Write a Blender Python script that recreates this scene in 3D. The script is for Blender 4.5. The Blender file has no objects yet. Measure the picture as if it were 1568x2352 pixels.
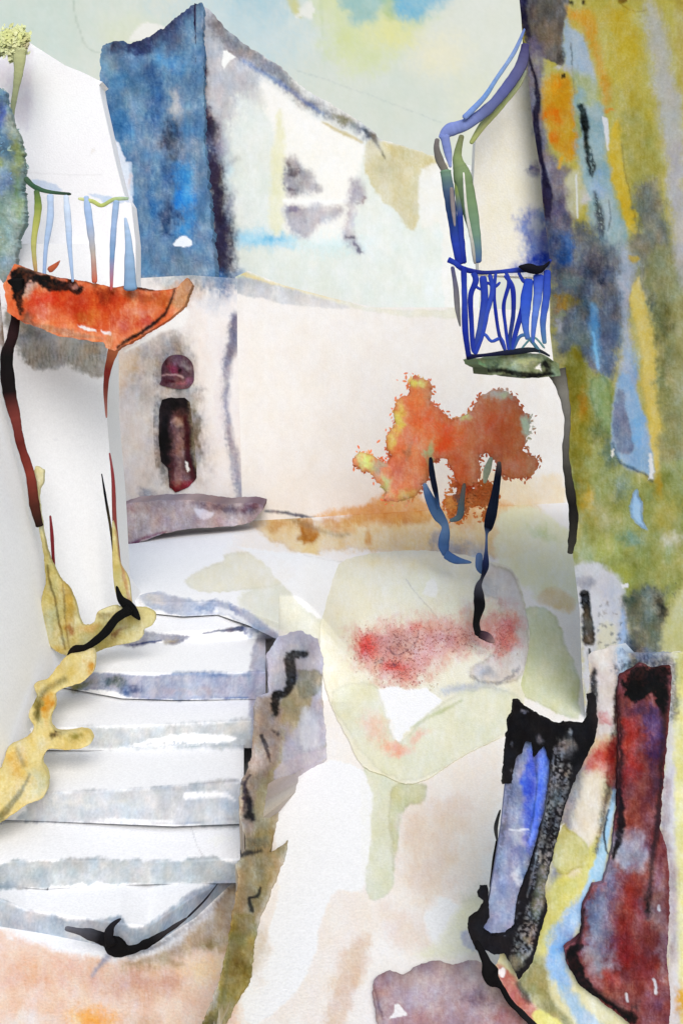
import bpy, math, random
import numpy as np
C = bpy.context.scene
COL = C.collection
R = math.radians
# ------------------------------------------------------------------ camera, sky light, sun, exposure
F = 2000.0; CX = 784.0; CY = 830.0; EYE = 4.0          # sheet units: 1568 x 2352, eye level at row 830
cam = bpy.data.objects.new('camera', bpy.data.cameras.new('camera')); COL.objects.link(cam)
cam.location = (0, 0, EYE); cam.rotation_euler = (R(90), 0, 0)
cam.data.sensor_fit = 'VERTICAL'; cam.data.sensor_height = 24.0
cam.data.lens = 24.0 * F / 2352.0
cam.data.shift_y = -(1176.0 - CY) / 2352.0
cam.data.clip_start = 0.05; cam.data.clip_end = 3000
C.camera = cam
SUN_EL, SUN_AZ = 42, 169                                # from behind the viewer, a little to the left
W = bpy.data.worlds.new('World'); C.world = W; W.use_nodes = True
nt = W.node_tree; bg = nt.nodes['Background']
sk = nt.nodes.new('ShaderNodeTexSky'); sk.sky_type = 'NISHITA'; sk.sun_disc = False
sk.sun_elevation = R(SUN_EL); sk.sun_rotation = R(SUN_AZ); sk.dust_density = 1.5; sk.ozone_density = 0.6
nt.links.new(sk.outputs[0], bg.inputs[0]); bg.inputs[1].default_value = 0.125
sl = bpy.data.lights.new('sun', 'SUN'); sl.energy = 1.6; sl.angle = R(40); sl.color = (1, 0.985, 0.965)
so = bpy.data.objects.new('sun', sl); COL.objects.link(so)
az = R(SUN_AZ); el = R(SUN_EL)
from mathutils import Vector
d = Vector((math.sin(az) * math.cos(el), math.cos(az) * math.cos(el), math.sin(el)))
so.rotation_euler = d.to_track_quat('Z', 'Y').to_euler(); so.location = d * 30
C.view_settings.view_transform = 'Standard'; C.view_settings.look = 'None'
EXPO = 0.38
C.view_settings.exposure = EXPO; C.view_settings.gamma = 1
C.render.film_transparent = False
# ------------------------------------------------------------------ small maths
def s2l(c):
    c = np.asarray(c, float) / 255.0
    return np.where(c <= 0.04045, c / 12.92, ((c + 0.055) / 1.055) ** 2.4)
PW = 0.86 / float(s2l(238))                              # paper white (238) is an albedo of 0.86
def alb(c): return np.clip(s2l(c) * PW, 0.004, 0.9)
def _h(ix, iy, s):
    n = (ix * 374761393 + iy * 668265263 + s * 974711) & 0xffffffff
    n = ((n ^ (n >> 13)) * 1274126177) & 0xffffffff
    return ((n ^ (n >> 16)) & 0xffff) / 65535.0
def vn(x, y, s):
    xi = np.floor(x).astype(np.int64); yi = np.floor(y).astype(np.int64)
    fx = x - xi; fy = y - yi; fx = fx * fx * (3 - 2 * fx); fy = fy * fy * (3 - 2 * fy)
    a = _h(xi, yi, s); b = _h(xi + 1, yi, s); c = _h(xi, yi + 1, s); e = _h(xi + 1, yi + 1, s)
    return (a * (1 - fx) + b * fx) * (1 - fy) + (c * (1 - fx) + e * fx) * fy
def fbm(x, y, s, o=4):
    r = 0; a = 0.5; t = 0
    for i in range(o):
        r = r + a * vn(x, y, s + i * 17); t += a; x = x * 2.03 + 11.3; y = y * 2.03 + 5.7; a *= 0.55
    return r / t
def spline(p, n=6, closed=False):
    p = np.asarray(p, float); m = len(p); out = []
    if m < 3: return p
    rng = range(m) if closed else range(m - 1)
    for i in rng:
        if closed: a, b, c, e = p[i - 1], p[i], p[(i + 1) % m], p[(i + 2) % m]
        else: a, b, c, e = p[max(i - 1, 0)], p[i], p[i + 1], p[min(i + 2, m - 1)]
        for k in range(n):
            t = k / n
            out.append(0.5 * ((2 * b) + (c - a) * t + (2 * a - 5 * b + 4 * c - e) * t * t + (3 * b - a - 3 * c + e) * t ** 3))
    if not closed: out.append(p[-1])
    return np.array(out)
def P(px, py, Y): return np.stack([(px - CX) / F * Y, Y + 0 * px, EYE - (py - CY) / F * Y], -1)
def inside(x, y, poly):
    r = np.zeros(x.shape, bool); n = len(poly)
    for i in range(n):
        x0, y0 = poly[i]; x1, y1 = poly[(i + 1) % n]
        if y0 == y1: continue
        c = ((y0 > y) != (y1 > y)) & (x < (x1 - x0) * (y - y0) / (y1 - y0) + x0)
        r ^= c
    return r
def near(x, y, poly, closed=True):
    best = np.full(x.shape, 1e9); bx = x.copy(); by = y.copy(); n = len(poly)
    for i in range(n if closed else n - 1):
        x0, y0 = poly[i][:2]; x1, y1 = poly[(i + 1) % n][:2]
        dx, dy = x1 - x0, y1 - y0; L = dx * dx + dy * dy + 1e-9
        t = np.clip(((x - x0) * dx + (y - y0) * dy) / L, 0, 1)
        qx = x0 + t * dx; qy = y0 + t * dy; dd = (x - qx) ** 2 + (y - qy) ** 2
        m = dd < best; best = np.where(m, dd, best); bx = np.where(m, qx, bx); by = np.where(m, qy, by)
    return np.sqrt(best), bx, by
def plane(*pts):
    A = np.array([[1, p[0], p[1]] for p in pts], float); b = np.array([1.0 / p[2] for p in pts])
    k = np.linalg.lstsq(A, b, rcond=None)[0]
    return lambda x, y: 1.0 / np.clip(k[0] + k[1] * x + k[2] * y, 1 / 400, 1 / 1.0)
# ------------------------------------------------------------------ pigment, laid on a surface's own chart
class Pig:
    def __init__(s, x, y, base, seed=1):
        s.x, s.y, s.seed, s.k = x, y, seed, 0
        b = alb(base)
        g = 1 + 0.035 * (fbm(x / 120, y / 120, seed + 5, 3) - 0.5)
        s.c = np.repeat(b[None, :], len(x), 0) * g[:, None]
        s.gr = fbm(x / 5.0, y / 5.0, seed + 77, 3) - 0.5
        s.big = fbm(x / 70.0, y / 70.0, seed + 99, 4) - 0.5
        s.hw = fbm(x / 3.2, y / 16, seed + 601, 3) - .5      # pigment runs down the sheet in fine fibres
        s.wx = fbm(x / 26, y / 26, seed + 201, 4) - 0.5; s.wy = fbm(x / 26, y / 26, seed + 301, 4) - 0.5
        s.fx = fbm(x / 7, y / 7, seed + 401, 3) - 0.5; s.fy = fbm(x / 7, y / 7, seed + 501, 3) - 0.5
    def _sel(s, x0, y0, x1, y1, m):
        return np.nonzero((s.x > x0 - m) & (s.x < x1 + m) & (s.y > y0 - m) & (s.y < y1 + m))[0]
    def _xy(s, i, warp, fine):
        return s.x[i] + s.wx[i] * warp * 4 + s.fx[i] * fine * 3.4, s.y[i] + s.wy[i] * warp * 4 + s.fy[i] * fine * 3.4
    def _fr(s, i, t, k=.62):
        return np.clip(t + k * (s.gr[i] * .6 + s.fx[i] * .6 + s.hw[i] * .9) * 4 * t * (1 - t), 0, 1)
    def _put(s, i, a, col, mode, gran, vary):
        a = np.clip(a * (1 + gran * 2 * s.gr[i] + vary * 2 * s.big[i]), 0, 1)[:, None]
        q = alb(col)[None, :]
        if mode == 'mul': s.c[i] *= 1 - a * (1 - np.clip(q / 0.86, 0, 1))
        else: s.c[i] = s.c[i] * (1 - a) + q * a
    def poly(s, pts, col, a=1.0, soft=3, warp=3, fine=1.5, rim=0.0, gran=.10, vary=.15, mode='mix', sm=True, rimcol=None):
        p = spline(pts, 5, True) if sm else np.array(pts, float)
        m = soft + warp * 2 + fine * 2 + 2
        i = s._sel(p[:, 0].min(), p[:, 1].min(), p[:, 0].max(), p[:, 1].max(), m)
        if not len(i): return
        x, y = s._xy(i, warp, fine); dd, _, _ = near(x, y, p)
        sd = np.where(inside(x, y, p), dd, -dd)
        t = np.clip(sd / max(soft, .5) * 0.5 + 0.5, 0, 1); t = s._fr(i, t * t * (3 - 2 * t))
        s._put(i, a * t, col, mode, gran, vary)
        if rim: s._put(i, rim * np.exp(-((sd - 2) / 3.0) ** 2) * (sd > -2.5), rimcol or [c * .62 for c in col], mode, .2, .3)
    def line(s, pts, w, col, a=1.0, soft=2, warp=1.5, fine=1.0, dry=0.0, gran=.10, vary=.1, mode='mix'):
        pts = np.array(pts, float); n = len(pts)
        w = np.full(n, float(w)) if np.isscalar(w) else np.interp(np.linspace(0, 1, n), np.linspace(0, 1, len(w)), w)
        q = spline(np.column_stack([pts, w]), 5) if n > 2 else np.column_stack([pts, w])
        m = soft + warp * 2 + fine * 2 + w.max() / 2 + 2
        i = s._sel(q[:, 0].min(), q[:, 1].min(), q[:, 0].max(), q[:, 1].max(), m)
        if not len(i): return
        x, y = s._xy(i, warp, fine); sd = np.full(x.shape, -1e9)
        for k in range(len(q) - 1):
            x0, y0, w0 = q[k]; x1, y1, w1 = q[k + 1]
            dx, dy = x1 - x0, y1 - y0; L = dx * dx + dy * dy + 1e-9
            t = np.clip(((x - x0) * dx + (y - y0) * dy) / L, 0, 1)
            dd = np.hypot(x - x0 - t * dx, y - y0 - t * dy)
            sd = np.maximum(sd, (w0 + (w1 - w0) * t) / 2 - dd)
        t = np.clip(sd / max(soft, .5) * 0.5 + 0.5, 0, 1); t = s._fr(i, t * t * (3 - 2 * t))
        if dry: t = t * np.clip((s.gr[i] + 0.5 - dry) * 6, 0, 1)
        s._put(i, a * t, col, mode, gran, vary)
    def blob(s, x0, y0, rx, ry, col, a=1.0, rot=0, soft=.9, warp=9, fine=2.5, gran=.16, vary=.3, mode='mix'):
        r = max(rx, ry); i = s._sel(x0 - r, y0 - r, x0 + r, y0 + r, warp * 2 + fine * 2 + 2)
        if not len(i): return
        x, y = s._xy(i, warp, fine); c, n = math.cos(R(rot)), math.sin(R(rot))
        u = ((x - x0) * c + (y - y0) * n) / rx; v = (-(x - x0) * n + (y - y0) * c) / ry
        t = np.clip((1 - np.hypot(u, v)) / soft, 0, 1); t = s._fr(i, t * t * (3 - 2 * t))
        s._put(i, a * t, col, mode, gran, vary)
def settle(g, k=.8):
    """Dried pigment is never even: its density wanders in pools, runs and grains; bare plaster stays bare."""
    x, y, s = g.x, g.y, g.seed
    n = .55 * (fbm(x / 34, y / 48, s + 701, 4) - .5) + .24 * (fbm(x / 9, y / 13, s + 711, 4) - .5) + .16 * (fbm(x / 3, y / 22, s + 721, 3) - .5) + .30 * (vn(x / 2.6, y / 2.6, s + 731) - .5) * .6
    h = fbm(x / 24, y / 30, s + 741, 3) - .5; h2 = fbm(x / 18, y / 26, s + 751, 3) - .5
    lum = g.c.mean(1); k = k * (.25 + .75 * np.clip(lum / .09, 0, 1))
    ex = np.stack([1 + k * (2.1 * n + .45 * h), 1 + k * (2.1 * n + .15 * h2), 1 + k * (2.1 * n - .45 * h)], -1)
    g.c[:] = .86 * np.clip(g.c / .86, .002, 1) ** np.clip(ex, .25, 2.4)
    g.c *= (1 + .05 * g.gr + .03 * g.fy)[:, None]
# ------------------------------------------------------------------ materials
MATS = {}
def mat(name='pigment', rough=.9, bump=.25, grain=.05, emit=False):
    if name in MATS: return MATS[name]
    m = bpy.data.materials.new(name); m.use_nodes = True; t = m.node_tree; b = t.nodes['Principled BSDF']
    at = t.nodes.new('ShaderNodeVertexColor'); at.layer_name = 'pigment'
    tc = t.nodes.new('ShaderNodeTexCoord')
    n1 = t.nodes.new('ShaderNodeTexNoise'); n1.inputs['Scale'].default_value = 55; n1.inputs['Detail'].default_value = 5
    t.links.new(tc.outputs['Object'], n1.inputs['Vector'])
    mr = t.nodes.new('ShaderNodeMapRange'); mr.inputs[1].default_value = .3; mr.inputs[2].default_value = .7
    mr.inputs[3].default_value = 1 - grain; mr.inputs[4].default_value = 1 + grain * .5
    t.links.new(n1.outputs[0], mr.inputs[0])
    mx = t.nodes.new('ShaderNodeVectorMath'); mx.operation = 'SCALE'
    t.links.new(at.outputs[0], mx.inputs[0]); t.links.new(mr.outputs[0], mx.inputs['Scale'])
    if emit:
        e = t.nodes.new('ShaderNodeEmission'); t.links.new(at.outputs[0], e.inputs[0]); e.inputs[1].default_value = 2 ** -EXPO
        t.links.new(e.outputs[0], t.nodes['Material Output'].inputs[0])
    else:
        t.links.new(mx.outputs[0], b.inputs['Base Color']); b.inputs['Roughness'].default_value = rough
        b.inputs['Specular IOR Level'].default_value = .06
        bp = t.nodes.new('ShaderNodeBump'); bp.inputs['Strength'].default_value = bump; bp.inputs['Distance'].default_value = .01
        t.links.new(n1.outputs[0], bp.inputs['Height']); t.links.new(bp.outputs[0], b.inputs['Normal'])
    MATS[name] = m; return m
PLASTER = lambda: mat('painted_plaster'); STONE = lambda: mat('painted_stone', .92, .4, .07)
METAL = lambda: mat('painted_metal', .6, .1, .03); WOOD = lambda: mat('painted_wood', .75, .35, .06)
LEAF = lambda: mat('painted_leaf', .85, .5, .08); SKYM = lambda: mat('sky_light', emit=True)
# ------------------------------------------------------------------ objects
def tag(o, label=None, cat=None, group=None, kind=None):
    if label: o['label'] = label
    if cat: o['category'] = cat
    if group: o['group'] = group
    if kind: o['kind'] = kind
    return o
def thing(name, label, cat, loc=(0, 0, 0), group=None):
    o = bpy.data.objects.new(name, None); COL.objects.link(o); o.location = loc; o.empty_display_size = .2
    return tag(o, label, cat, group)
def link(name, V, faces, col, m, parent=None, smooth=False):
    me = bpy.data.meshes.new(name); V = np.asarray(V, float)
    o0 = np.zeros(3)
    if parent is not None: o0 = np.array(parent['_loc']) if '_loc' in parent else np.zeros(3)
    q = [f for f in faces]
    me.from_pydata(V.tolist(), [], q) if not isinstance(faces, np.ndarray) else _fast(me, V, faces)
    ca = me.color_attributes.new('pigment', 'FLOAT_COLOR', 'POINT')
    cc = np.ones((len(V), 4), np.float32); cc[:, :3] = col; ca.data.foreach_set('color', cc.ravel())
    me.materials.append(m); me.update()
    if smooth: me.polygons.foreach_set('use_smooth', [True] * len(me.polygons))
    o = bpy.data.objects.new(name, me); COL.objects.link(o)
    if parent is not None:
        o.parent = parent
        t = parent; off = Vector((0, 0, 0))
        while t is not None: off += t.location; t = t.parent
        o.location = -off
    return o
def _fast(me, V, faces):
    n = len(faces); k = faces.shape[1]
    me.vertices.add(len(V)); me.vertices.foreach_set('co', V.astype(np.float32).ravel())
    me.loops.add(n * k); me.loops.foreach_set('vertex_index', faces.astype(np.int32).ravel())
    me.polygons.add(n); me.polygons.foreach_set('loop_start', np.arange(0, n * k, k, dtype=np.int32))
    me.update(calc_edges=True)
def axis(a, b, lo, hi, st, big=28):
    r = []; v = a
    while v < b:
        r.append(v); v += st if (lo - st <= v < hi + st) else (min(big, max(lo - v, st)) if v < lo else big)
    r.append(b); return np.array(r)
SEED = [10]
def slab(name, outline, Yf, paint=None, base=(238, 236, 232), th=.15, parent=None, m=None, st=2.4, wob=0.0, sm=False,
         puff=0.0, pr=30.0, side=None, tvec=None, lump=0.0, ns=4, seed=None):
    """A solid whose visible face follows a traced outline: real distance, real size, real thickness."""
    SEED[0] += 7; seed = seed or SEED[0]
    p = np.array(outline, float)
    if sm: p = spline(p, ns, True)
    if wob:
        q = []
        for i in range(len(p)):
            a, b = p[i], p[(i + 1) % len(p)]; n = max(1, int(np.hypot(*(b - a)) / 3.5)) if np.hypot(*(b - a)) < 3000 else 1
            q += [a + (b - a) * k / n for k in range(n)]
        p = np.array(q)
        p = p + wob * 1.1 * np.stack([fbm(p[:, 0] / 4, p[:, 1] / 4, seed + 5, 2) - .5, fbm(p[:, 0] / 4, p[:, 1] / 4, seed + 8, 2) - .5], -1)
        p = p + wob * 2 * np.stack([fbm(p[:, 0] / 14, p[:, 1] / 14, seed, 3) - .5, fbm(p[:, 0] / 14, p[:, 1] / 14, seed + 3, 3) - .5], -1)
    Yc = Yf if callable(Yf) else (lambda x, y, v=Yf: v + 0 * x)
    xs = axis(p[:, 0].min() - st, p[:, 0].max() + st, -15, 1583, st); ys = axis(p[:, 1].min() - st, p[:, 1].max() + st, -15, 2367, st)
    X, Yy = np.meshgrid(xs, ys); nx, ny = len(xs), len(ys)
    x = X.ravel(); y = Yy.ravel(); ins = inside(x, y, p)
    id4 = np.arange(nx * ny).reshape(ny, nx)
    fc = np.stack([id4[:-1, :-1], id4[1:, :-1], id4[1:, 1:], id4[:-1, 1:]], -1).reshape(-1, 4)
    fc = fc[ins[fc].any(1)]
    used = np.unique(fc); out = used[~ins[used]]
    if len(out):
        _, bx, by = near(x[out], y[out], p); x = x.copy(); y = y.copy(); x[out] = bx; y[out] = by
    remap = -np.ones(nx * ny, int); remap[used] = np.arange(len(used)); fc = remap[fc]; x = x[used]; y = y[used]
    Yd = Yc(x, y)
    if puff:
        dd, _, _ = near(x, y, p); k = np.clip(dd / pr, 0, 1); bul = puff * np.sqrt(np.clip(1 - (1 - k) ** 2, 0, 1))
        if lump: bul = bul + lump * (fbm(x / 18, y / 18, seed + 9, 3) - .5) * np.clip(dd / 8, 0, 1)
        Yd = Yd - bul
    V = P(x, y, Yd)
    g = Pig(x, y, base, seed)
    if paint: paint(g)
    settle(g)
    n0 = len(V); M = len(p)
    fr = P(p[:, 0], p[:, 1], Yc(p[:, 0], p[:, 1])); bk = fr + np.array(tvec if tvec is not None else (0, th, 0))
    # the rim takes the colour the face has beside it
    rc = np.empty((M, 3))
    for i in range(M):
        j = np.argmin((x - p[i, 0]) ** 2 + (y - p[i, 1]) ** 2); rc[i] = g.c[j]
    if M > 12: rc = sum(np.roll(rc, k, 0) for k in range(-4, 5)) / 9
    if side is not None: rc[:] = alb(side)
    V = np.vstack([V, fr, bk]); cols = np.vstack([g.c, rc, rc])
    faces = fc.tolist()
    for i in range(M):
        j = (i + 1) % M; faces.append((n0 + i, n0 + j, n0 + M + j, n0 + M + i))
    faces.append(tuple(n0 + M + i for i in range(M)))
    return link(name, V, faces, cols, m or PLASTER(), parent, smooth=False)
def leaves(name, outline, Yf, paint, base, n, size, depth, parent=None, sm=True, feather=7, tilt=.13, lift=1.0):
    """Foliage: many single leaves spread through the crown's volume, loose at its edge."""
    SEED[0] += 7; r = np.random.default_rng(SEED[0]); p = np.array(outline, float)
    if sm: p = spline(p, 4, True)
    x = r.uniform(p[:, 0].min() - 14, p[:, 0].max() + 14, n * 4); y = r.uniform(p[:, 1].min() - 14, p[:, 1].max() + 14, n * 4)
    dd, _, _ = near(x, y, p); ins = inside(x, y, p); sd = np.where(ins, dd, -dd)
    keep = r.random(len(x)) < np.clip(1 / (1 + np.exp(-(sd - 3) / (feather * .33))), 0, 1)
    keep &= ~((fbm(x / 16, y / 16, SEED[0], 3) < .36) & (sd < 16))
    x = x[keep][:n]; y = y[keep][:n]; sd = sd[keep][:n]; m = len(x)
    Yc = Yf(x, y) if callable(Yf) else np.full(m, float(Yf))
    c = P(x, y, Yc + r.uniform(-1, 1, m) * depth * np.clip(.25 + sd / 40, .2, 1) / 2)
    g = Pig(x, y, base, SEED[0]); paint(g); settle(g, .6); col = np.clip(g.c * lift * (1 + r.uniform(-.06, .06, m))[:, None], 0, .9)
    s = size * Yc / F * r.uniform(.6, 1.3, m); a = r.uniform(0, 6.283, m)
    nrm = np.stack([r.normal(0, tilt, m), -np.ones(m), r.normal(.15, tilt, m)], -1); nrm /= np.linalg.norm(nrm, axis=1)[:, None]
    u = np.stack([np.cos(a), 0 * a, np.sin(a)], -1); u -= nrm * (u * nrm).sum(1)[:, None]; u /= np.linalg.norm(u, axis=1)[:, None]; v = np.cross(nrm, u)
    k = [(-1, 0), (-.35, .42), (.35, .36), (1, 0), (.35, -.38), (-.35, -.4)]
    V = np.stack([c + s[:, None] * (kx * u + ky * v) for kx, ky in k], 1).reshape(-1, 3)
    f = np.arange(m * 6).reshape(m, 6)
    return link(name, V, f, np.repeat(col, 6, 0), LEAF(), parent)
def tube(name, pts, w, cols, Y, parent=None, m=None, seg=10, jit=.12, flat=.4):
    """A bar or limb with its own taper, colours running along it."""
    SEED[0] += 7; seed = SEED[0]
    pts = np.array(pts, float); n = len(pts)
    w = np.full(n, float(w)) if np.isscalar(w) else np.interp(np.linspace(0, 1, n), np.linspace(0, 1, len(w)), w)
    Ys = np.full(n, float(Y)) if np.isscalar(Y) else np.interp(np.linspace(0, 1, n), np.linspace(0, 1, len(Y)), Y)
    q = np.column_stack([pts, w, Ys]); L = np.hypot(*np.diff(pts, axis=0).T).sum()
    q = spline(q, max(3, int(L / max(n - 1, 1) / 5))) if n > 2 else np.array([q[0] + (q[1] - q[0]) * t for t in np.linspace(0, 1, max(3, int(L / 5)))])
    K = len(q); ctr = P(q[:, 0], q[:, 1], q[:, 3])
    rad = q[:, 2] / 2 * q[:, 3] / F * (1 + jit * 2 * (fbm(np.arange(K) / 3.0, np.zeros(K), seed, 2) - .5))
    rad[0] *= .6; rad[-1] *= .6
    tn = np.gradient(ctr, axis=0); tn /= np.linalg.norm(tn, axis=1)[:, None] + 1e-9
    dv = np.array([0, 1.0, 0]); a = np.cross(tn, dv); a /= np.linalg.norm(a, axis=1)[:, None] + 1e-9
    b = np.cross(tn, a)
    th = np.linspace(0, 2 * np.pi, seg, endpoint=False)
    V = ctr[:, None, :] + rad[:, None, None] * (np.cos(th)[None, :, None] * a[:, None, :] + flat * np.sin(th)[None, :, None] * b[:, None, :])
    V = V.reshape(-1, 3); f = []
    for i in range(K - 1):
        for j in range(seg): f.append((i * seg + j, i * seg + (j + 1) % seg, (i + 1) * seg + (j + 1) % seg, (i + 1) * seg + j))
    f.append(tuple(range(seg))[::-1]); f.append(tuple((K - 1) * seg + j for j in range(seg)))
    cols = np.array([alb(c) for c in cols]); s = np.linspace(0, 1, K); cs = np.linspace(0, 1, len(cols)) if len(cols) > 1 else np.array([0.])
    cc = np.stack([np.interp(s, cs, cols[:, k]) for k in range(3)], -1)
    cc = np.repeat(cc, seg, 0); nz = 1 + .3 * (fbm(np.arange(len(cc)) / 9.0, np.zeros(len(cc)), seed + 2, 3) - .5)
    return link(name, V, f, cc * nz[:, None], m or METAL(), parent, smooth=True)
def sheet(name, X, Yp, Yd, paint, base, m, parent=None, smooth=True, seed=3):
    """A regular grid of points given on the chart with their distances."""
    ny, nx = X.shape; V = P(X.ravel(), Yp.ravel(), Yd.ravel())
    g = Pig(X.ravel(), Yp.ravel(), base, seed)
    if paint: paint(g)
    settle(g, .35 if name == 'sky' else .8)
    i4 = np.arange(nx * ny).reshape(ny, nx)
    fc = np.stack([i4[:-1, :-1], i4[1:, :-1], i4[1:, 1:], i4[:-1, 1:]], -1).reshape(-1, 4)
    return link(name, V, fc, g.c, m, parent, smooth=smooth)
# ------------------------------------------------------------------ sky
def paint_sky(g):
    g.blob(60, 40, 420, 260, (208, 220, 212), .9)
    g.blob(560, 60, 300, 230, (196, 216, 222), .85); g.blob(900, 220, 330, 200, (214, 222, 212), .8)
    g.poly([(730, -40), (745, 90), (790, 150), (860, 170), (930, 110), (980, 60), (990, -40)], (214, 222, 178), .85, soft=40, warp=14)
    g.blob(900, 75, 90, 60, (232, 228, 160), .55); g.blob(800, 90, 40, 60, (214, 222, 170), .6); g.blob(1010, 130, 110, 90, (238, 232, 200), .6)
    g.poly([(780, -30), (795, 30), (822, 56), (862, 40), (890, -30)], (150, 192, 196), .8, soft=16, warp=8)
    g.poly([(890, -40), (925, 42), (975, 34), (1040, -8), (1060, -40)], (120, 184, 216), .85, soft=22, warp=8)
    g.poly([(868, -30), (885, 36), (905, 40), (900, -30)], (160, 190, 140), .6, soft=14)
    g.line([(665, -10), (680, 20), (690, 38)], [22, 20, 8], (206, 200, 110), .8, soft=6)
    g.poly([(695, 10), (715, 0), (722, 20), (712, 46), (697, 36), (680, 42), (690, 20)], (236, 236, 230), .9, soft=3, sm=False)
    g.blob(300, 70, 120, 60, (218, 224, 196), .7); g.blob(600, -10, 120, 90, (160, 200, 216), .5)
    g.line([(168, 0), (180, 60), (200, 108), (235, 122)], 3, (176, 190, 180), .55, soft=2)
    g.poly([(300, 86), (330, 56), (370, 58), (385, 70), (345, 86), (296, 96)], (240, 238, 232), .95, soft=3)
    g.blob(1100, 260, 120, 160, (226, 228, 208), .7); g.line([(735, 0), (740, 60), (738, 100)], 4, (190, 205, 170), .5, soft=6)
    g.line([(680, 160), (840, 215), (1010, 280)], 1.6, (180, 190, 190), .5, soft=2)
xs = np.concatenate([np.arange(-2600, -40, 160), axis(-40, 1300, -20, 1290, 5, 30), np.arange(1340, 4400, 160)])
ys = np.concatenate([np.arange(-3200, -40, 160), axis(-40, 900, -20, 440, 4, 40)])
X, Y = np.meshgrid(xs, ys)
ang = (X - CX) / F; Dr = np.stack([ang, np.ones_like(ang), -(Y - CY) / F], -1); Dn = np.linalg.norm(Dr, axis=-1)
sky = sheet('sky', X, Y, 420.0 / Dn, paint_sky, (222, 226, 216), SKYM()); tag(sky, kind='structure')

# ------------------------------------------------------------------ ground
def ss(a, b, x): t = np.clip((x - a) / (b - a), 0, 1); return t * t * (3 - 2 * t)
def gz(X, Y):
    ramp = 1.47 * np.clip((Y - 6) / 7, 0, 1) + .09 * np.exp(-((Y - 6) / .8) ** 2) * 0
    t = np.clip((Y - 5.2) / 8.6, 0, 1); ramp = 1.47 * (t + .06 * np.sin(2 * np.pi * t) * -1)
    k = ss(.35, -.55, X) * ss(8.7, 9.5, Y)
    return ramp * (1 - k) + 1.46 * k
def gY(px, py):
    px, py = np.broadcast_arrays(np.asarray(px, float), np.asarray(py, float)); sh = px.shape; px = px.ravel(); py = py.ravel()
    s = np.maximum((py - CY) / F, .004); cx = (px - CX) / F
    lo = np.full(px.shape, 1.2); out = np.full(px.shape, -1.0); Yq = 1.2; prev = EYE - s * 1.2 - gz(cx * 1.2, np.full(px.shape, 1.2)); py_ = 1.2
    for Yq in np.geomspace(1.25, 700, 420):
        cur = EYE - s * Yq - gz(cx * Yq, np.full(px.shape, Yq)); m = (out < 0) & (cur <= 0)
        out[m] = (py_ + (Yq - py_) * prev[m] / np.maximum(prev[m] - cur[m], 1e-6)); prev = cur; py_ = Yq
    out[out < 0] = 700
    return out.reshape(sh)
def wash_head(g):
    g.poly([(430, 1345), (440, 1320), (510, 1290), (520, 1272), (620, 1275), (672, 1300), (670, 1330), (600, 1352), (480, 1362)], (222, 218, 196), .85, soft=3, rim=.1)
    g.poly([(560, 1360), (640, 1340), (700, 1380), (740, 1430), (742, 1560), (700, 1480), (640, 1450), (560, 1400)], (214, 214, 196), .8, soft=10)
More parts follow.
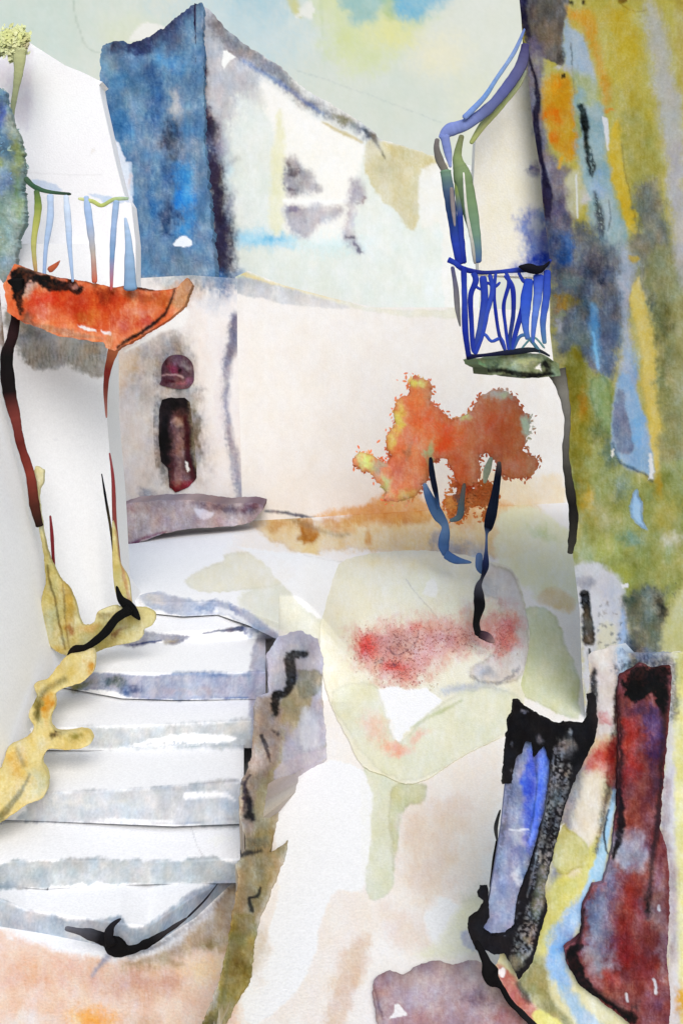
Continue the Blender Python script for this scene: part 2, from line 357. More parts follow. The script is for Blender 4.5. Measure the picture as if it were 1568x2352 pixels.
def paint_ground(g):
    WARM = (236, 230, 222)
    g.poly([(560, 1200), (1340, 1180), (1350, 1650), (1180, 1700), (1100, 2160), (1250, 2360), (700, 2500), (620, 2200), (640, 1800)], WARM, .8, soft=30)
    g.poly([(600, 1900), (700, 1760), (850, 1800), (1130, 1720), (1150, 1850), (1060, 2050), (1080, 2200), (860, 2140), (700, 2420), (560, 2420), (580, 2100)], (234, 224, 214), .7, soft=30, warp=16)
    # ochre and orange earth below the far wall and the tree
    g.poly([(560, 1165), (640, 1178), (740, 1196), (820, 1178), (880, 1140), (1000, 1150), (1110, 1140), (1230, 1160), (1240, 1260), (1060, 1275), (760, 1262), (740, 1280), (690, 1270), (600, 1225)], (226, 200, 150), .9, soft=10, warp=6, rim=.25, rimcol=(190, 150, 90))
    g.poly([(740, 1196), (860, 1150), (900, 1100), (960, 1120), (980, 1190), (900, 1205), (830, 1200), (780, 1215)], (208, 146, 74), .8, soft=14, warp=10)
    g.blob(707, 1222, 32, 34, (176, 118, 48), .95, soft=.5); g.blob(640, 1205, 60, 22, (200, 150, 84), .8)
    g.line([(600, 1180), (660, 1190), (760, 1226), (800, 1226)], [16, 10, 6], (150, 130, 100), .55, soft=8)
    g.blob(850, 1235, 16, 30, (206, 144, 66), .7); g.blob(1060, 1190, 90, 34, (212, 150, 80), .75); g.blob(1170, 1160, 60, 46, (226, 196, 146), .8)
    g.poly([(1150, 1180), (1230, 1170), (1330, 1250), (1345, 1330), (1310, 1400), (1240, 1380), (1190, 1340), (1140, 1290)], (226, 224, 190), .85, soft=8, warp=5)
    g.blob(1245, 1225, 55, 26, (190, 200, 140), .6, rot=25)
    g.poly([(1240, 1360), (1280, 1350), (1318, 1378), (1314, 1408), (1280, 1400), (1236, 1384)], (222, 200, 158), .8, soft=6)
    g.poly([(1205, 1400), (1260, 1405), (1288, 1440), (1296, 1490), (1322, 1530), (1330, 1640), (1290, 1640), (1200, 1600), (1160, 1560)], (205, 208, 170), .9, soft=4, warp=5, rim=.15)
    # pale washes around the head of the steps
    wash_head(g)
    g.poly([(560, 1260), (780, 1290), (742, 1425), (640, 1330), (600, 1290), (500, 1235)], (240, 238, 236), .9, soft=3)
    g.blob(1040, 1265, 70, 40, (96, 124, 168), .55); g.blob(1010, 1235, 30, 30, (110, 136, 176), .5); g.blob(1100, 1280, 40, 40, (150, 166, 186), .6)
    # pale green stem running down from the bed
    g.poly([(835, 1760), (930, 1810), (905, 1960), (900, 2040), (838, 2045)], (214, 216, 192), .9, soft=3, warp=3, rim=.1)
    g.poly([(900, 1810), (975, 1800), (972, 1840), (935, 1852), (915, 1900), (905, 2000), (895, 1900)], (200, 200, 158), .8, soft=6, rim=.2)
    g.poly([(640, 1800), (835, 1770), (836, 2030), (760, 2060), (700, 2250), (610, 2340), (575, 2352), (560, 2290), (640, 2060)], (243, 242, 242), .85, soft=4, warp=4)
    g.poly([(990, 2060), (1075, 2090), (1100, 2130), (1060, 2200), (980, 2150)], (243, 242, 242), .9, soft=6)
    g.poly([(930, 1880), (1060, 1830), (1060, 1930), (1010, 2050), (960, 2060), (930, 1980)], (226, 208, 192), .8, soft=26, warp=12)
    g.poly([(800, 2170), (850, 2150), (835, 2230), (800, 2330), (790, 2400), (742, 2400), (760, 2280)], (218, 194, 174), .85, soft=16, warp=6)
    g.poly([(880, 2080), (960, 2110), (980, 2180), (900, 2170)], (226, 210, 198), .8, soft=20)
    g.poly([(1060, 2080), (1110, 2060), (1130, 2120), (1080, 2190), (960, 2200), (1010, 2160)], (226, 226, 200), .8, soft=16)
    g.blob(1085, 2160, 34, 26, (158, 168, 200), .8, soft=.5); g.blob(1100, 2060, 50, 40, (200, 204, 190), .6)
    # rosy earth at the foot of the steps
    g.poly([(-60, 2150), (120, 2180), (280, 2206), (400, 2180), (520, 2110), (560, 2100), (540, 2200), (500, 2420), (-60, 2420)], (228, 198, 176), .95, soft=12, warp=6)
    g.blob(320, 2260, 150, 60, (200, 152, 128), .75); g.blob(110, 2235, 180, 60, (220, 172, 146), .7); g.blob(470, 2230, 70, 60, (238, 206, 156), .7)
    g.blob(210, 2335, 90, 40, (236, 166, 72), .85); g.blob(60, 2345, 110, 28, (228, 218, 210), .8); g.blob(330, 2345, 70, 30, (206, 170, 136), .7)
    g.line([(245, 2200), (232, 2215), (212, 2240)], [16, 10, 5], (150, 160, 180), .8, soft=6)
    g.poly([(280, 2220), (380, 2180), (470, 2110), (530, 2030), (570, 2010), (570, 2120), (480, 2180), (400, 2200), (420, 2214), (370, 2220)], (172, 150, 122), .9, soft=14, warp=6)
    g.line([(300, 2200), (400, 2150), (480, 2090), (530, 2040)], [10, 12, 8, 4], (120, 110, 110), .6, soft=8, dry=.2)
    g.blob(500, 2170, 60, 30, (150, 132, 84), .7); g.blob(590, 2180, 40, 120, (196, 176, 146), .5)
    # yellow verge between the two doors, and the mauve edge
    g.poly([(1230, 2100), (1330, 1950), (1330, 2200), (1420, 2400), (1330, 2400), (1250, 2360)], (214, 208, 132), .9, soft=10)
    g.poly([(1190, 2200), (1240, 2180), (1310, 2290), (1370, 2400), (1280, 2400), (1200, 2280)], (158, 152, 108), .85, soft=10, warp=6)
    g.poly([(1225, 2330), (1260, 2318), (1310, 2352), (1330, 2400), (1260, 2400)], (226, 222, 140), .9, soft=4)
    g.line([(700, 1275), (900, 1320), (1010, 1420)], 1.4, (190, 190, 180), .4)
xs = np.concatenate([np.arange(-3000, -40, 90), axis(-40, 1600, -30, 1590, 3.0, 30), np.arange(1640, 4600, 90)])
ys = np.concatenate([[833, 838, 846, 860, 880, 910, 950, 1000, 1050, 1090], axis(1110, 2420, 1112, 2390, 3.0, 30), [2500, 2700, 3000, 3600, 4600]])
X, Y = np.meshgrid(xs, ys)
Y = Y.astype(float); ground = sheet('ground', X, Y, gY(X, Y), paint_ground, (240, 239, 238), STONE()); tag(ground, kind='structure')

# ------------------------------------------------------------------ blue house, upper left of the middle
hb = thing('blue_house', 'tall deep blue house with dark corner and sloping roofline behind the chapel', 'house', (-2.6, 18, 1.4))
YB = plane((230, 300, 18.6), (450, 300, 17.6), (450, 600, 17.6))
YC_ = plane((450, 300, 17.6), (1010, 400, 23), (450, 600, 17.6))
def paint_blueface(g):
    g.poly([(200, 90), (300, 60), (440, 0), (560, 40), (560, 740), (200, 740)], (94, 126, 157), .9, soft=10)
    g.poly([(210, 200), (300, 180), (300, 420), (330, 640), (240, 640)], (81, 124, 161), .85, soft=26, warp=12)
    g.blob(250, 150, 46, 60, (127, 154, 169), .8); g.blob(262, 120, 60, 30, (68, 94, 131), .6)
    g.line([(262, 104), (325, 98), (380, 62), (440, 14)], [26, 34, 40, 30], (62, 66, 96), .9, soft=20, warp=5, fine=4)
    g.blob(318, 112, 44, 30, (49, 55, 88), .8); g.blob(400, 90, 40, 60, (81, 92, 125), .6)
    g.blob(395, 150, 48, 30, (72, 134, 187), .75); g.blob(350, 172, 36, 46, (54, 82, 123), .7)
    g.blob(360, 240, 30, 90, (50, 90, 139), .8, rot=6); g.blob(290, 300, 40, 90, (64, 116, 161), .6); g.blob(300, 230, 26, 70, (127, 146, 157), .55)
    g.blob(406, 250, 20, 66, (172, 176, 179), .9, rot=-8, warp=6); g.blob(428, 300, 20, 60, (94, 136, 173), .7, rot=-14)
    g.blob(394, 318, 34, 70, (50, 61, 83), .9, rot=-10); g.blob(385, 400, 34, 60, (39, 74, 123), .75)
    g.blob(422, 400, 34, 50, (57, 131, 192), .8); g.blob(422, 455, 36, 50, (57, 138, 205), .95); g.blob(430, 520, 30, 60, (64, 136, 192), .85)
    g.blob(388, 505, 30, 60, (36, 63, 104), .9); g.blob(350, 470, 26, 120, (50, 102, 151), .7); g.blob(320, 450, 22, 130, (107, 136, 159), .6)
    g.blob(420, 620, 80, 60, (106, 128, 147), .8); g.blob(350, 600, 60, 50, (88, 118, 147), .6); g.blob(340, 650, 80, 24, (147, 144, 136), .8)
    g.poly([(400, 560), (412, 545), (428, 543), (438, 553), (437, 566), (404, 567)], (234, 236, 238), 1, soft=1.5, warp=1)
    g.poly([(264, 320), (272, 328), (288, 366), (290, 372), (300, 372), (304, 440), (306, 470), (312, 540), (312, 596), (300, 520), (287, 470), (284, 440), (276, 390)], (221, 225, 232), .95, soft=2, warp=1.5, sm=False)
    g.line([(300, 376), (304, 446)], 8, (192, 204, 218), .8); g.blob(302, 408, 5, 30, (210, 198, 197), .9)
    g.line([(232, 200), (252, 300), (272, 400), (285, 450)], 8, (72, 110, 151), .85, soft=5)
slab('wall', [(236, 104), (262, 96), (300, 98), (345, 84), (390, 54), (440, 10), (466, 8), (470, 320), (500, 690), (300, 700), (290, 480), (226, 200)], YB, paint_blueface, (100, 132, 158), th=4.5, parent=hb, wob=5)
def corner(g):
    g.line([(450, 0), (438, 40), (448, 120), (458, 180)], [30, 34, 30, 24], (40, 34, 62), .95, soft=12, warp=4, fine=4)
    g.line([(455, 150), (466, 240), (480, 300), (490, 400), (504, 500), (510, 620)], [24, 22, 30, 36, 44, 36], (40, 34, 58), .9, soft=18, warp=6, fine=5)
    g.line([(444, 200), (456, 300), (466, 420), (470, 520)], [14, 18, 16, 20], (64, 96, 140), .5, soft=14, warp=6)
    g.blob(490, 655, 60, 46, (52, 100, 148), .8); g.blob(440, 640, 60, 50, (150, 162, 170), .7)
def paint_greyface(g):
    g.poly([(440, 0), (560, 70), (560, 700), (440, 700)], (188, 188, 192), .9, soft=30, warp=10)
    g.poly([(440, 10), (500, 60), (560, 110), (600, 200), (560, 330), (520, 360), (480, 320), (440, 200)], (178, 178, 184), .8, soft=30)
    g.poly([(540, 220), (700, 300), (850, 330), (1060, 420), (1060, 720), (800, 690), (560, 640), (530, 500)], (220, 224, 216), .9, soft=24, warp=10)
    g.poly([(596, 190), (640, 212), (720, 270), (828, 330), (834, 345), (822, 400), (810, 470), (790, 560), (670, 540), (640, 480), (632, 330)], (238, 235, 228), .95, soft=10, warp=5)
    g.poly([(640, 250), (652, 300), (652, 500), (632, 540), (620, 500), (622, 380), (632, 300)], (224, 222, 190), .8, soft=8)
    g.poly([(520, 540), (600, 528), (640, 540), (680, 550), (660, 570), (600, 570), (540, 560)], (140, 200, 226), .75, soft=16, warp=8); g.blob(625, 545, 40, 16, (96, 176, 214), .6)
    g.blob(760, 560, 120, 40, (206, 228, 230), .7); g.blob(520, 420, 24, 200, (200, 220, 220), .6)
    g.poly([(834, 345), (850, 318), (900, 330), (1020, 366), (1020, 388), (970, 390), (968, 400), (965, 460), (955, 520), (935, 525), (905, 480), (860, 440), (840, 400)], (206, 198, 164), .9, soft=5, warp=4)
    g.poly([(880, 330), (1016, 368), (1014, 388), (940, 380)], (200, 188, 140), .6, soft=6); g.blob(885, 390, 40, 50, (196, 192, 168), .5)
    g.poly([(968, 392), (1030, 388), (1060, 500), (1060, 720), (1020, 700), (1010, 520), (966, 520)], (228, 226, 218), .9, soft=5)
    g.line([(500, 60), (560, 120), (640, 170), (680, 215), (760, 262), (858, 312)], [40, 36, 34, 24, 20, 26], (112, 112, 118), .8, soft=16, warp=5, fine=5)
    g.line([(560, 140), (640, 190), (700, 232), (740, 260)], [10, 12, 9, 5], (84, 108, 160), .7, soft=6)
    g.blob(612, 150, 40, 22, (130, 130, 140), .7, rot=38); g.blob(840, 300, 26, 14, (90, 88, 84), .8, rot=30); g.blob(780, 270, 50, 14, (140, 140, 112), .7, rot=30)
    g.line([(855, 312), (868, 335), (885, 365)], [14, 6, 2], (110, 106, 100), .8, soft=4)
    g.line([(740, 282), (800, 312), (830, 326)], [5, 8, 4], (200, 186, 140), .8, soft=3)
    g.poly([(512, 118), (522, 115), (543, 132), (530, 138), (515, 158), (510, 150)], (238, 238, 234), 1, soft=1.5, warp=.5, sm=False)
    # the dark wet corner
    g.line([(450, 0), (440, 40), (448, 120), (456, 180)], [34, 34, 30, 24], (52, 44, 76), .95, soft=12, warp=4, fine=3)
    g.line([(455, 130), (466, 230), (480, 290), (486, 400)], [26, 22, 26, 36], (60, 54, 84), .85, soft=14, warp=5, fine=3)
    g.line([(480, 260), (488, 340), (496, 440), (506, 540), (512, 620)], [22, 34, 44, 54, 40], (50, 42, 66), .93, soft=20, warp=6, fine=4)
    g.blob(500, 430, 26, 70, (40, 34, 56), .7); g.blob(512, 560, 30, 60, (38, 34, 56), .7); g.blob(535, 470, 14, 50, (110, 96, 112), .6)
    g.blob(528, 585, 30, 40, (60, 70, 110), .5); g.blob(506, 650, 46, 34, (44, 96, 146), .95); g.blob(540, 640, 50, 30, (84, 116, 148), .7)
    corner(g); g.blob(505, 330, 40, 50, (160, 154, 168), .6); g.blob(530, 370, 40, 20, (150, 150, 158), .4)
def win_marks(g):
    paint_greyface(g)
    g.poly([(652, 372), (676, 360), (690, 380), (726, 410), (735, 440), (700, 446), (665, 452), (652, 430)], (150, 148, 156), .9, soft=12, warp=5, fine=3)
    g.blob(668, 392, 28, 18, (84, 78, 92), .9, rot=20); g.blob(664, 436, 26, 12, (96, 90, 104), .8); g.blob(700, 430, 40, 20, (160, 156, 160), .6)
    g.line([(655, 463), (720, 464), (800, 462)], 11, (240, 238, 234), .95, soft=4)
    g.poly([(655, 476), (780, 474), (776, 500), (730, 520), (705, 545), (680, 540), (664, 520)], (168, 164, 172), .85, soft=10, warp=4, fine=3); g.blob(670, 486, 24, 14, (130, 124, 150), .7)
    g.poly([(806, 415), (822, 412), (836, 455), (832, 466), (812, 470), (808, 520), (822, 560), (830, 580), (812, 576), (784, 545), (798, 500), (800, 450)], (164, 158, 166), .85, soft=12, warp=4, fine=3)
    g.blob(802, 548, 22, 10, (84, 76, 90), .9, rot=30); g.blob(816, 570, 22, 9, (100, 92, 110), .85, rot=45); g.blob(828, 462, 14, 6, (120, 112, 124), .7); g.blob(808, 505, 10, 40, (190, 180, 188), .6)
slab('wall', [(446, 8), (480, 20), (520, 66), (560, 100), (640, 150), (700, 205), (780, 250), (860, 302), (870, 318), (1010, 362), (1100, 384), (1100, 760), (500, 700), (456, 320)], lambda x, y: YC_(x, y), win_marks, (222, 222, 216), th=4.5, parent=hb, wob=3, seed=501)
w = slab('window', [(648, 366), (690, 356), (742, 410), (748, 466), (786, 470), (780, 510), (706, 552), (662, 530), (646, 470)], lambda x, y: YC_(x, y) - .003, win_marks, (222, 222, 216), th=.002, parent=hb, sm=True, seed=501)
slab('shutter', [(800, 410), (824, 408), (842, 456), (836, 470), (818, 474), (815, 520), (840, 580), (815, 584), (778, 548), (796, 500)], lambda x, y: YC_(x, y) - .003, win_marks, (222, 222, 216), th=.002, parent=hb, sm=True, seed=501)

# ------------------------------------------------------------------ chapel: low white building with the arched door
ch = thing('chapel', 'low white chapel with a dark arched doorway and long blank wall', 'chapel', (-2.2, 14, 1.47))
YF = plane((250, 900, 13.0), (545, 900, 13.8), (545, 1150, 13.8)); YW = plane((545, 900, 13.8), (1300, 900, 15.6), (545, 1150, 13.8))
def paint_front(g):
    g.poly([(240, 700), (420, 640), (560, 650), (560, 1200), (240, 1200)], (226, 218, 212), .8, soft=20)
    g.poly([(415, 700), (440, 690), (470, 760), (500, 1000), (545, 1000), (560, 640), (420, 640)], (230, 226, 224), .8, soft=16)
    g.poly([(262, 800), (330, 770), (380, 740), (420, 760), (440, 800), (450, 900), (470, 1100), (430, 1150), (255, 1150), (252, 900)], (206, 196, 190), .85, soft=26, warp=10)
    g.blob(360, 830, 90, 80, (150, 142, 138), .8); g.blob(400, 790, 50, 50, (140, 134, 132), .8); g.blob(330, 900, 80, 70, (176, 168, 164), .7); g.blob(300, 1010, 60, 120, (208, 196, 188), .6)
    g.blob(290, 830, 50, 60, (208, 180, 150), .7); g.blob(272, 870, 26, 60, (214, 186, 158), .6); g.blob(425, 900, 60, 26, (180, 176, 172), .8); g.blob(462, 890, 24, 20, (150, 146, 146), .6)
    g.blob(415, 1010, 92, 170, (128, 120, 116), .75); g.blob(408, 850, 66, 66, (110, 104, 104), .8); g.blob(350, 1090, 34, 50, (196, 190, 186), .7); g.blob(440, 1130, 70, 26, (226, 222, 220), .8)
    g.poly([(425, 706), (330, 780), (380, 760), (425, 745)], (236, 234, 230), .9, soft=6); g.line([(345, 775), (290, 806)], 5, (226, 222, 214), .8)
    g.blob(340, 1135, 34, 22, (130, 130, 146), .8); g.blob(430, 670, 60, 40, (200, 168, 140), .7); g.blob(500, 690, 60, 40, (190, 196, 206), .6)
    g.blob(506, 640, 62, 62, (60, 104, 150), .9, warp=12, fine=5); g.blob(545, 650, 40, 34, (120, 140, 160), .7); g.blob(430, 640, 110, 44, (150, 158, 160), .85, warp=12, fine=5); g.blob(400, 670, 40, 30, (206, 150, 104), .6); g.blob(510, 900, 16, 160, (218, 210, 212), .6); g.blob(466, 780, 16, 90, (232, 222, 216), .6)
    g.line([(540, 730), (536, 790), (522, 850), (518, 930), (528, 1000), (540, 1060), (550, 1140)], [22, 28, 20, 12, 14, 26, 16], (132, 130, 148), .85, soft=9, warp=3, fine=2)
    g.line([(541, 735), (535, 790), (524, 840)], [14, 18, 8], (106, 106, 128), .7, soft=7)
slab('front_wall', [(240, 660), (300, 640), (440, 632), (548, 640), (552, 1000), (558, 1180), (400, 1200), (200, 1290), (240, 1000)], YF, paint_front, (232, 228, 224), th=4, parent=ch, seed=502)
def paint_side(g):
    g.poly([(540, 620), (560, 622), (640, 652), (760, 680), (850, 706), (1000, 712), (1060, 705), (1060, 730), (900, 724), (760, 694), (620, 664), (550, 650)], (212, 216, 190), .9, soft=4, warp=3, rim=.1)
    g.blob(548, 650, 50, 34, (120, 140, 160), .7, fine=4); g.line([(558, 628), (600, 646), (700, 668), (780, 690)], [10, 12, 9, 6], (216, 200, 140), .85, soft=4)
    g.poly([(540, 640), (600, 645), (680, 668), (770, 694), (802, 706), (760, 708), (680, 702), (610, 688), (545, 672)], (178, 180, 184), .95, soft=3, warp=2)
    g.poly([(560, 700), (1260, 740), (1280, 1180), (560, 1180)], (230, 226, 220), .6, soft=60)
    g.blob(560, 800, 30, 200, (232, 228, 224), .6)
    g.poly([(1100, 1090), (1200, 1090), (1290, 1100), (1290, 1230), (1200, 1210), (1100, 1190)], (228, 212, 184), .8, soft=10, warp=6)
    g.poly([(700, 1200), (860, 1150), (890, 1110), (940, 1100), (990, 1160), (1100, 1160), (1180, 1170), (1180, 1300), (700, 1300)], (216, 164, 96), .85, soft=10, warp=6)
    g.poly([(1270, 1180), (1330, 1240), (1330, 1300), (1240, 1300), (1200, 1200)], (214, 216, 196), .8, soft=8)
    g.line([(610, 1174), (660, 1180), (720, 1190), (745, 1198)], [5, 7, 5, 2], (96, 96, 110), .85, soft=3)
slab('side_wall', [(540, 636), (570, 622), (650, 655), (760, 684), (860, 706), (1060, 706), (1290, 716), (1420, 720), (1420, 1320), (900, 1320), (560, 1300), (552, 1000)], YW, paint_side, (231, 228, 224), th=4, parent=ch)
# door with its fanlight, set in a grey reveal
def paint_door(g):
    g.poly([(370, 925), (385, 915), (460, 912), (470, 1050), (455, 1130), (400, 1120), (372, 1040)], (28, 22, 24), .95, soft=6)
    g.poly([(392, 950), (420, 946), (432, 970), (428, 1060), (440, 1090), (436, 1120), (398, 1120), (396, 1020)], (110, 74, 72), .8, soft=12, warp=5)
    g.blob(408, 965, 20, 18, (170, 140, 126), .8); g.blob(412, 1030, 8, 60, (140, 100, 90), .8, rot=-3); g.blob(420, 1000, 8, 60, (170, 130, 112), .6)
    g.line([(424, 960), (430, 1010), (436, 1060), (444, 1100)], [12, 16, 14, 10], (60, 20, 26), .9, soft=6)
    g.poly([(436, 925), (456, 930), (462, 1010), (458, 1080), (448, 1060), (440, 990)], (140, 126, 104), .85, soft=8)
    g.poly([(426, 1060), (432, 1062), (436, 1082), (430, 1084)], (230, 226, 220), .95, soft=1.5); g.blob(424, 1118, 40, 16, (110, 26, 40), .9); g.blob(404, 1125, 22, 10, (90, 16, 28), .9)
    g.blob(378, 1010, 18, 90, (10, 8, 10), .9); g.blob(400, 928, 34, 16, (12, 8, 10), .9); g.blob(396, 1080, 12, 50, (70, 30, 34), .8)
dd = slab('door', [(372, 918), (386, 914), (424, 914), (436, 924), (440, 950), (446, 1000), (450, 1060), (452, 1100), (430, 1120), (404, 1132), (390, 1118), (386, 1075), (370, 1060), (364, 1000), (366, 940)], lambda x, y: YF(x, y) - .02, paint_door, (40, 30, 30), th=.02, parent=ch, m=WOOD(), wob=1.5)
def paint_fan(g):
    g.blob(400, 850, 22, 22, (120, 50, 70), .9, warp=5); g.blob(432, 845, 18, 24, (128, 108, 108), .9); g.blob(411, 851, 9, 16, (28, 12, 18), .95, warp=2); g.blob(384, 832, 14, 14, (60, 28, 36), .8)
    g.blob(390, 876, 26, 11, (60, 12, 24), .9); g.blob(425, 882, 26, 9, (130, 76, 90), .9); g.line([(372, 862), (400, 860), (420, 868)], 4, (190, 160, 160), .7)
slab('fanlight', [(371, 872), (372, 840), (384, 822), (404, 814), (428, 820), (442, 836), (446, 862), (444, 878), (430, 892), (400, 892), (368, 884)], lambda x, y: YF(x, y) - .02, paint_fan, (92, 64, 72), th=.02, parent=ch, m=WOOD(), sm=True, wob=1)
def paint_reveal(g):
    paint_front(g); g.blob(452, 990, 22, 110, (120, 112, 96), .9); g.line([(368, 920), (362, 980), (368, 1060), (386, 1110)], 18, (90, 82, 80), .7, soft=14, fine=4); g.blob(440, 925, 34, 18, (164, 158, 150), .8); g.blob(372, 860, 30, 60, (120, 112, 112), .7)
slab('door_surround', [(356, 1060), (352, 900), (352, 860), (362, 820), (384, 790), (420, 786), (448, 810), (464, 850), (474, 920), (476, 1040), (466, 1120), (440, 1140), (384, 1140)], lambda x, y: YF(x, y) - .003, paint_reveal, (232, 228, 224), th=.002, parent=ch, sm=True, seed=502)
# stone ledge before the chapel
def paint_ledge(g):
    g.poly([(250, 1150), (600, 1140), (610, 1200), (460, 1225), (270, 1260)], (156, 140, 142), .85, soft=6)
    g.blob(300, 1165, 46, 16, (129, 88, 98), .7); g.line([(450, 1155), (490, 1162), (560, 1172), (600, 1160)], [16, 22, 16, 20], (94, 76, 85), .8, soft=10)
    g.blob(580, 1162, 30, 14, (103, 65, 75), .8); g.blob(400, 1185, 70, 20, (172, 152, 147), .6); g.poly([(450, 1172), (490, 1180), (480, 1192), (454, 1188)], (194, 187, 195), .9, soft=3)
    g.line([(270, 1258), (300, 1250), (340, 1232), (380, 1222)], [10, 10, 7, 5], (103, 48, 68), .85, soft=4); g.blob(520, 1198, 40, 16, (177, 156, 160), .7); g.blob(320, 1210, 50, 26, (146, 132, 131), .6)
led = slab('stone_ledge', [(262, 1168), (300, 1156), (352, 1150), (440, 1148), (520, 1158), (580, 1154), (606, 1160), (604, 1172), (576, 1200), (540, 1208), (440, 1214), (380, 1224), (320, 1246), (268, 1260)], plane((262, 1200, 12.2), (606, 1170, 13.2), (262, 1260, 12.0)), paint_ledge, (160, 148, 148), th=.6, m=STONE(), wob=1.5)
tag(led, 'low grey mauve stone ledge running below the chapel door', 'ledge')

# ------------------------------------------------------------------ white house on the left with red balcony
ha = thing('white_house', 'leaning white house with red balcony slab beside the steps', 'house', (-2.9, 8.4, 1.1))
YA1 = plane((160, 1500, 8.4), (310, 1410, 9.1), (15, 830, 8.4)); YA0 = plane((160, 1500, 8.4), (15, 830, 8.4), (0, 1850, 6.7))
def paint_A1(g):
    g.poly([(20, 700), (250, 700), (252, 800), (236, 870), (160, 842), (90, 850), (40, 800)], (150, 144, 132), .9, soft=8, warp=4, fine=3)  # grey wash under the balcony: its shadow painted into the wall colour
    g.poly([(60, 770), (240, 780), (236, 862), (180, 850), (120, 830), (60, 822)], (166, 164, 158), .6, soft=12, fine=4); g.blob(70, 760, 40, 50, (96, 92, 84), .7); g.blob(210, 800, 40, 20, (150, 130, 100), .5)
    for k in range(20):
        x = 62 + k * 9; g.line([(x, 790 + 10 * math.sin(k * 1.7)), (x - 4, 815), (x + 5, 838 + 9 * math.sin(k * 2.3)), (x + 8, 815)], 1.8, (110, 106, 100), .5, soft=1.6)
    g.blob(135, 1005, 10, 8, (222, 222, 224), .6)
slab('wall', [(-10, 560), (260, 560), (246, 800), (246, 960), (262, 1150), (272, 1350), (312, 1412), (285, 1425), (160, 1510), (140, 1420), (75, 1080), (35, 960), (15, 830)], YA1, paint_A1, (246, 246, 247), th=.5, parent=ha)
def paint_A0(g):
    g.poly([(-20, 590), (40, 640), (44, 700), (36, 860), (20, 860), (8, 790), (-20, 800)], (176, 150, 132), .85, soft=6, warp=4)
    g.blob(0, 670, 26, 26, (196, 140, 116), .8); g.poly([(-10, 704), (8, 706), (4, 760), (-10, 790)], (236, 234, 232), .9, soft=2); g.blob(22, 780, 22, 60, (150, 138, 122), .7)
    g.poly([(-40, 1540), (20, 1560), (40, 1700), (-40, 1760)], (244, 245, 248), .7, soft=30)
slab('wall', [(-700, 420), (28, 600), (20, 830), (38, 960), (78, 1080), (142, 1420), (163, 1505), (92, 1590), (84, 1690), (0, 1860), (-260, 2300), (-700, 3100)], YA0, paint_A0, (247, 247, 248), th=.5, parent=ha, tvec=(-.5, .1, 0))
YA2 = 9.6
def paint_A2(g):
    g.poly([(20, 60), (70, 90), (70, 280), (40, 280), (20, 200)], (216, 210, 218), .85, soft=14); g.blob(75, 105, 18, 18, (190, 182, 196), .7)
    g.line([(60, 395), (160, 402), (235, 400)], 2, (216, 214, 214), .6)
    g.blob(5, 170, 30, 60, (214, 206, 216), .6); g.blob(210, 345, 8, 9, (222, 216, 208), .6)
    g.poly([(70, 412), (110, 415), (140, 432), (136, 440), (90, 428)], (196, 208, 226), .9, soft=2); g.poly([(205, 446), (262, 453), (300, 452), (300, 462), (250, 464)], (196, 208, 226), .9, soft=2)
slab('upper_wall', [(-600, 20), (60, 92), (84, 108), (150, 150), (190, 166), (222, 182), (236, 188), (228, 194), (232, 220), (250, 300), (268, 380), (286, 448), (296, 460), (302, 470), (312, 560), (312, 660), (-600, 660)], YA2, paint_A2, (238, 237, 238), th=.25, parent=ha)
def paint_red(g):
    g.poly([(60, 680), (110, 660), (250, 670), (300, 700), (240, 770), (140, 730), (70, 720)], (177, 63, 30), .9, soft=16, warp=8)
    g.blob(110, 690, 50, 30, (190, 53, 29), .85); g.blob(110, 715, 60, 16, (199, 103, 68), .7); g.blob(240, 680, 36, 34, (120, 44, 22), .85); g.blob(200, 730, 40, 26, (177, 103, 51), .7)
    g.blob(280, 740, 50, 30, (172, 65, 37), .8); g.blob(335, 715, 60, 22, (192, 113, 86), .9); g.blob(340, 740, 50, 16, (177, 61, 37), .8); g.blob(380, 690, 50, 26, (175, 94, 51), .8)
    g.blob(330, 680, 60, 18, (146, 72, 43), .7); g.poly([(420, 640), (450, 640), (440, 690), (415, 712), (395, 690)], (168, 129, 96), .8, soft=10); g.blob(70, 665, 26, 34, (163, 134, 113), .9)
    g.blob(60, 730, 26, 30, (94, 68, 51), .8); g.poly([(60, 738), (130, 752), (210, 772), (236, 780), (200, 778), (110, 762)], (129, 94, 72), .7, soft=5)
    g.poly([(24, 640), (44, 612), (110, 632), (170, 648), (190, 662), (176, 674), (150, 668), (120, 672), (100, 662), (66, 650), (56, 680), (50, 720), (36, 700)], (12, 10, 12), .98, soft=4, warp=4, fine=4)
    g.blob(172, 658, 14, 7, (168, 120, 110), .8, warp=3)
    g.line([(50, 616), (130, 632), (250, 652), (290, 660)], [8, 8, 6, 5], (60, 43, 34), .8, soft=4)
    g.line([(290, 655), (340, 664), (395, 660)], [4, 8, 5], (20, 20, 22), .9, soft=3)
    g.line([(402, 662), (388, 705), (360, 738), (310, 772), (268, 800)], [4, 6, 8, 9, 6], (18, 17, 17), .95, soft=3, warp=2)
    g.poly([(180, 748), (220, 756), (222, 762), (186, 756)], (206, 202, 199), .95, soft=1.2, sm=False); g.poly([(232, 757), (256, 766), (258, 772), (240, 768)], (206, 202, 199), .9, soft=1.2, sm=False)
    g.line([(255, 775), (250, 800), (262, 815)], 16, (177, 111, 73), .8, soft=6)
slab('balcony_slab', [(8, 652), (34, 606), (60, 618), (130, 636), (200, 648), (262, 660), (300, 656), (360, 668), (404, 662), (430, 640), (442, 655), (424, 704), (380, 738), (310, 780), (264, 806), (244, 800), (240, 788), (130, 770), (60, 742), (20, 720)], plane((20, 700, 7.9), (420, 680, 8.3), (20, 640, 8.0)), paint_red, (200, 110, 70), th=.14, parent=ha, wob=3)
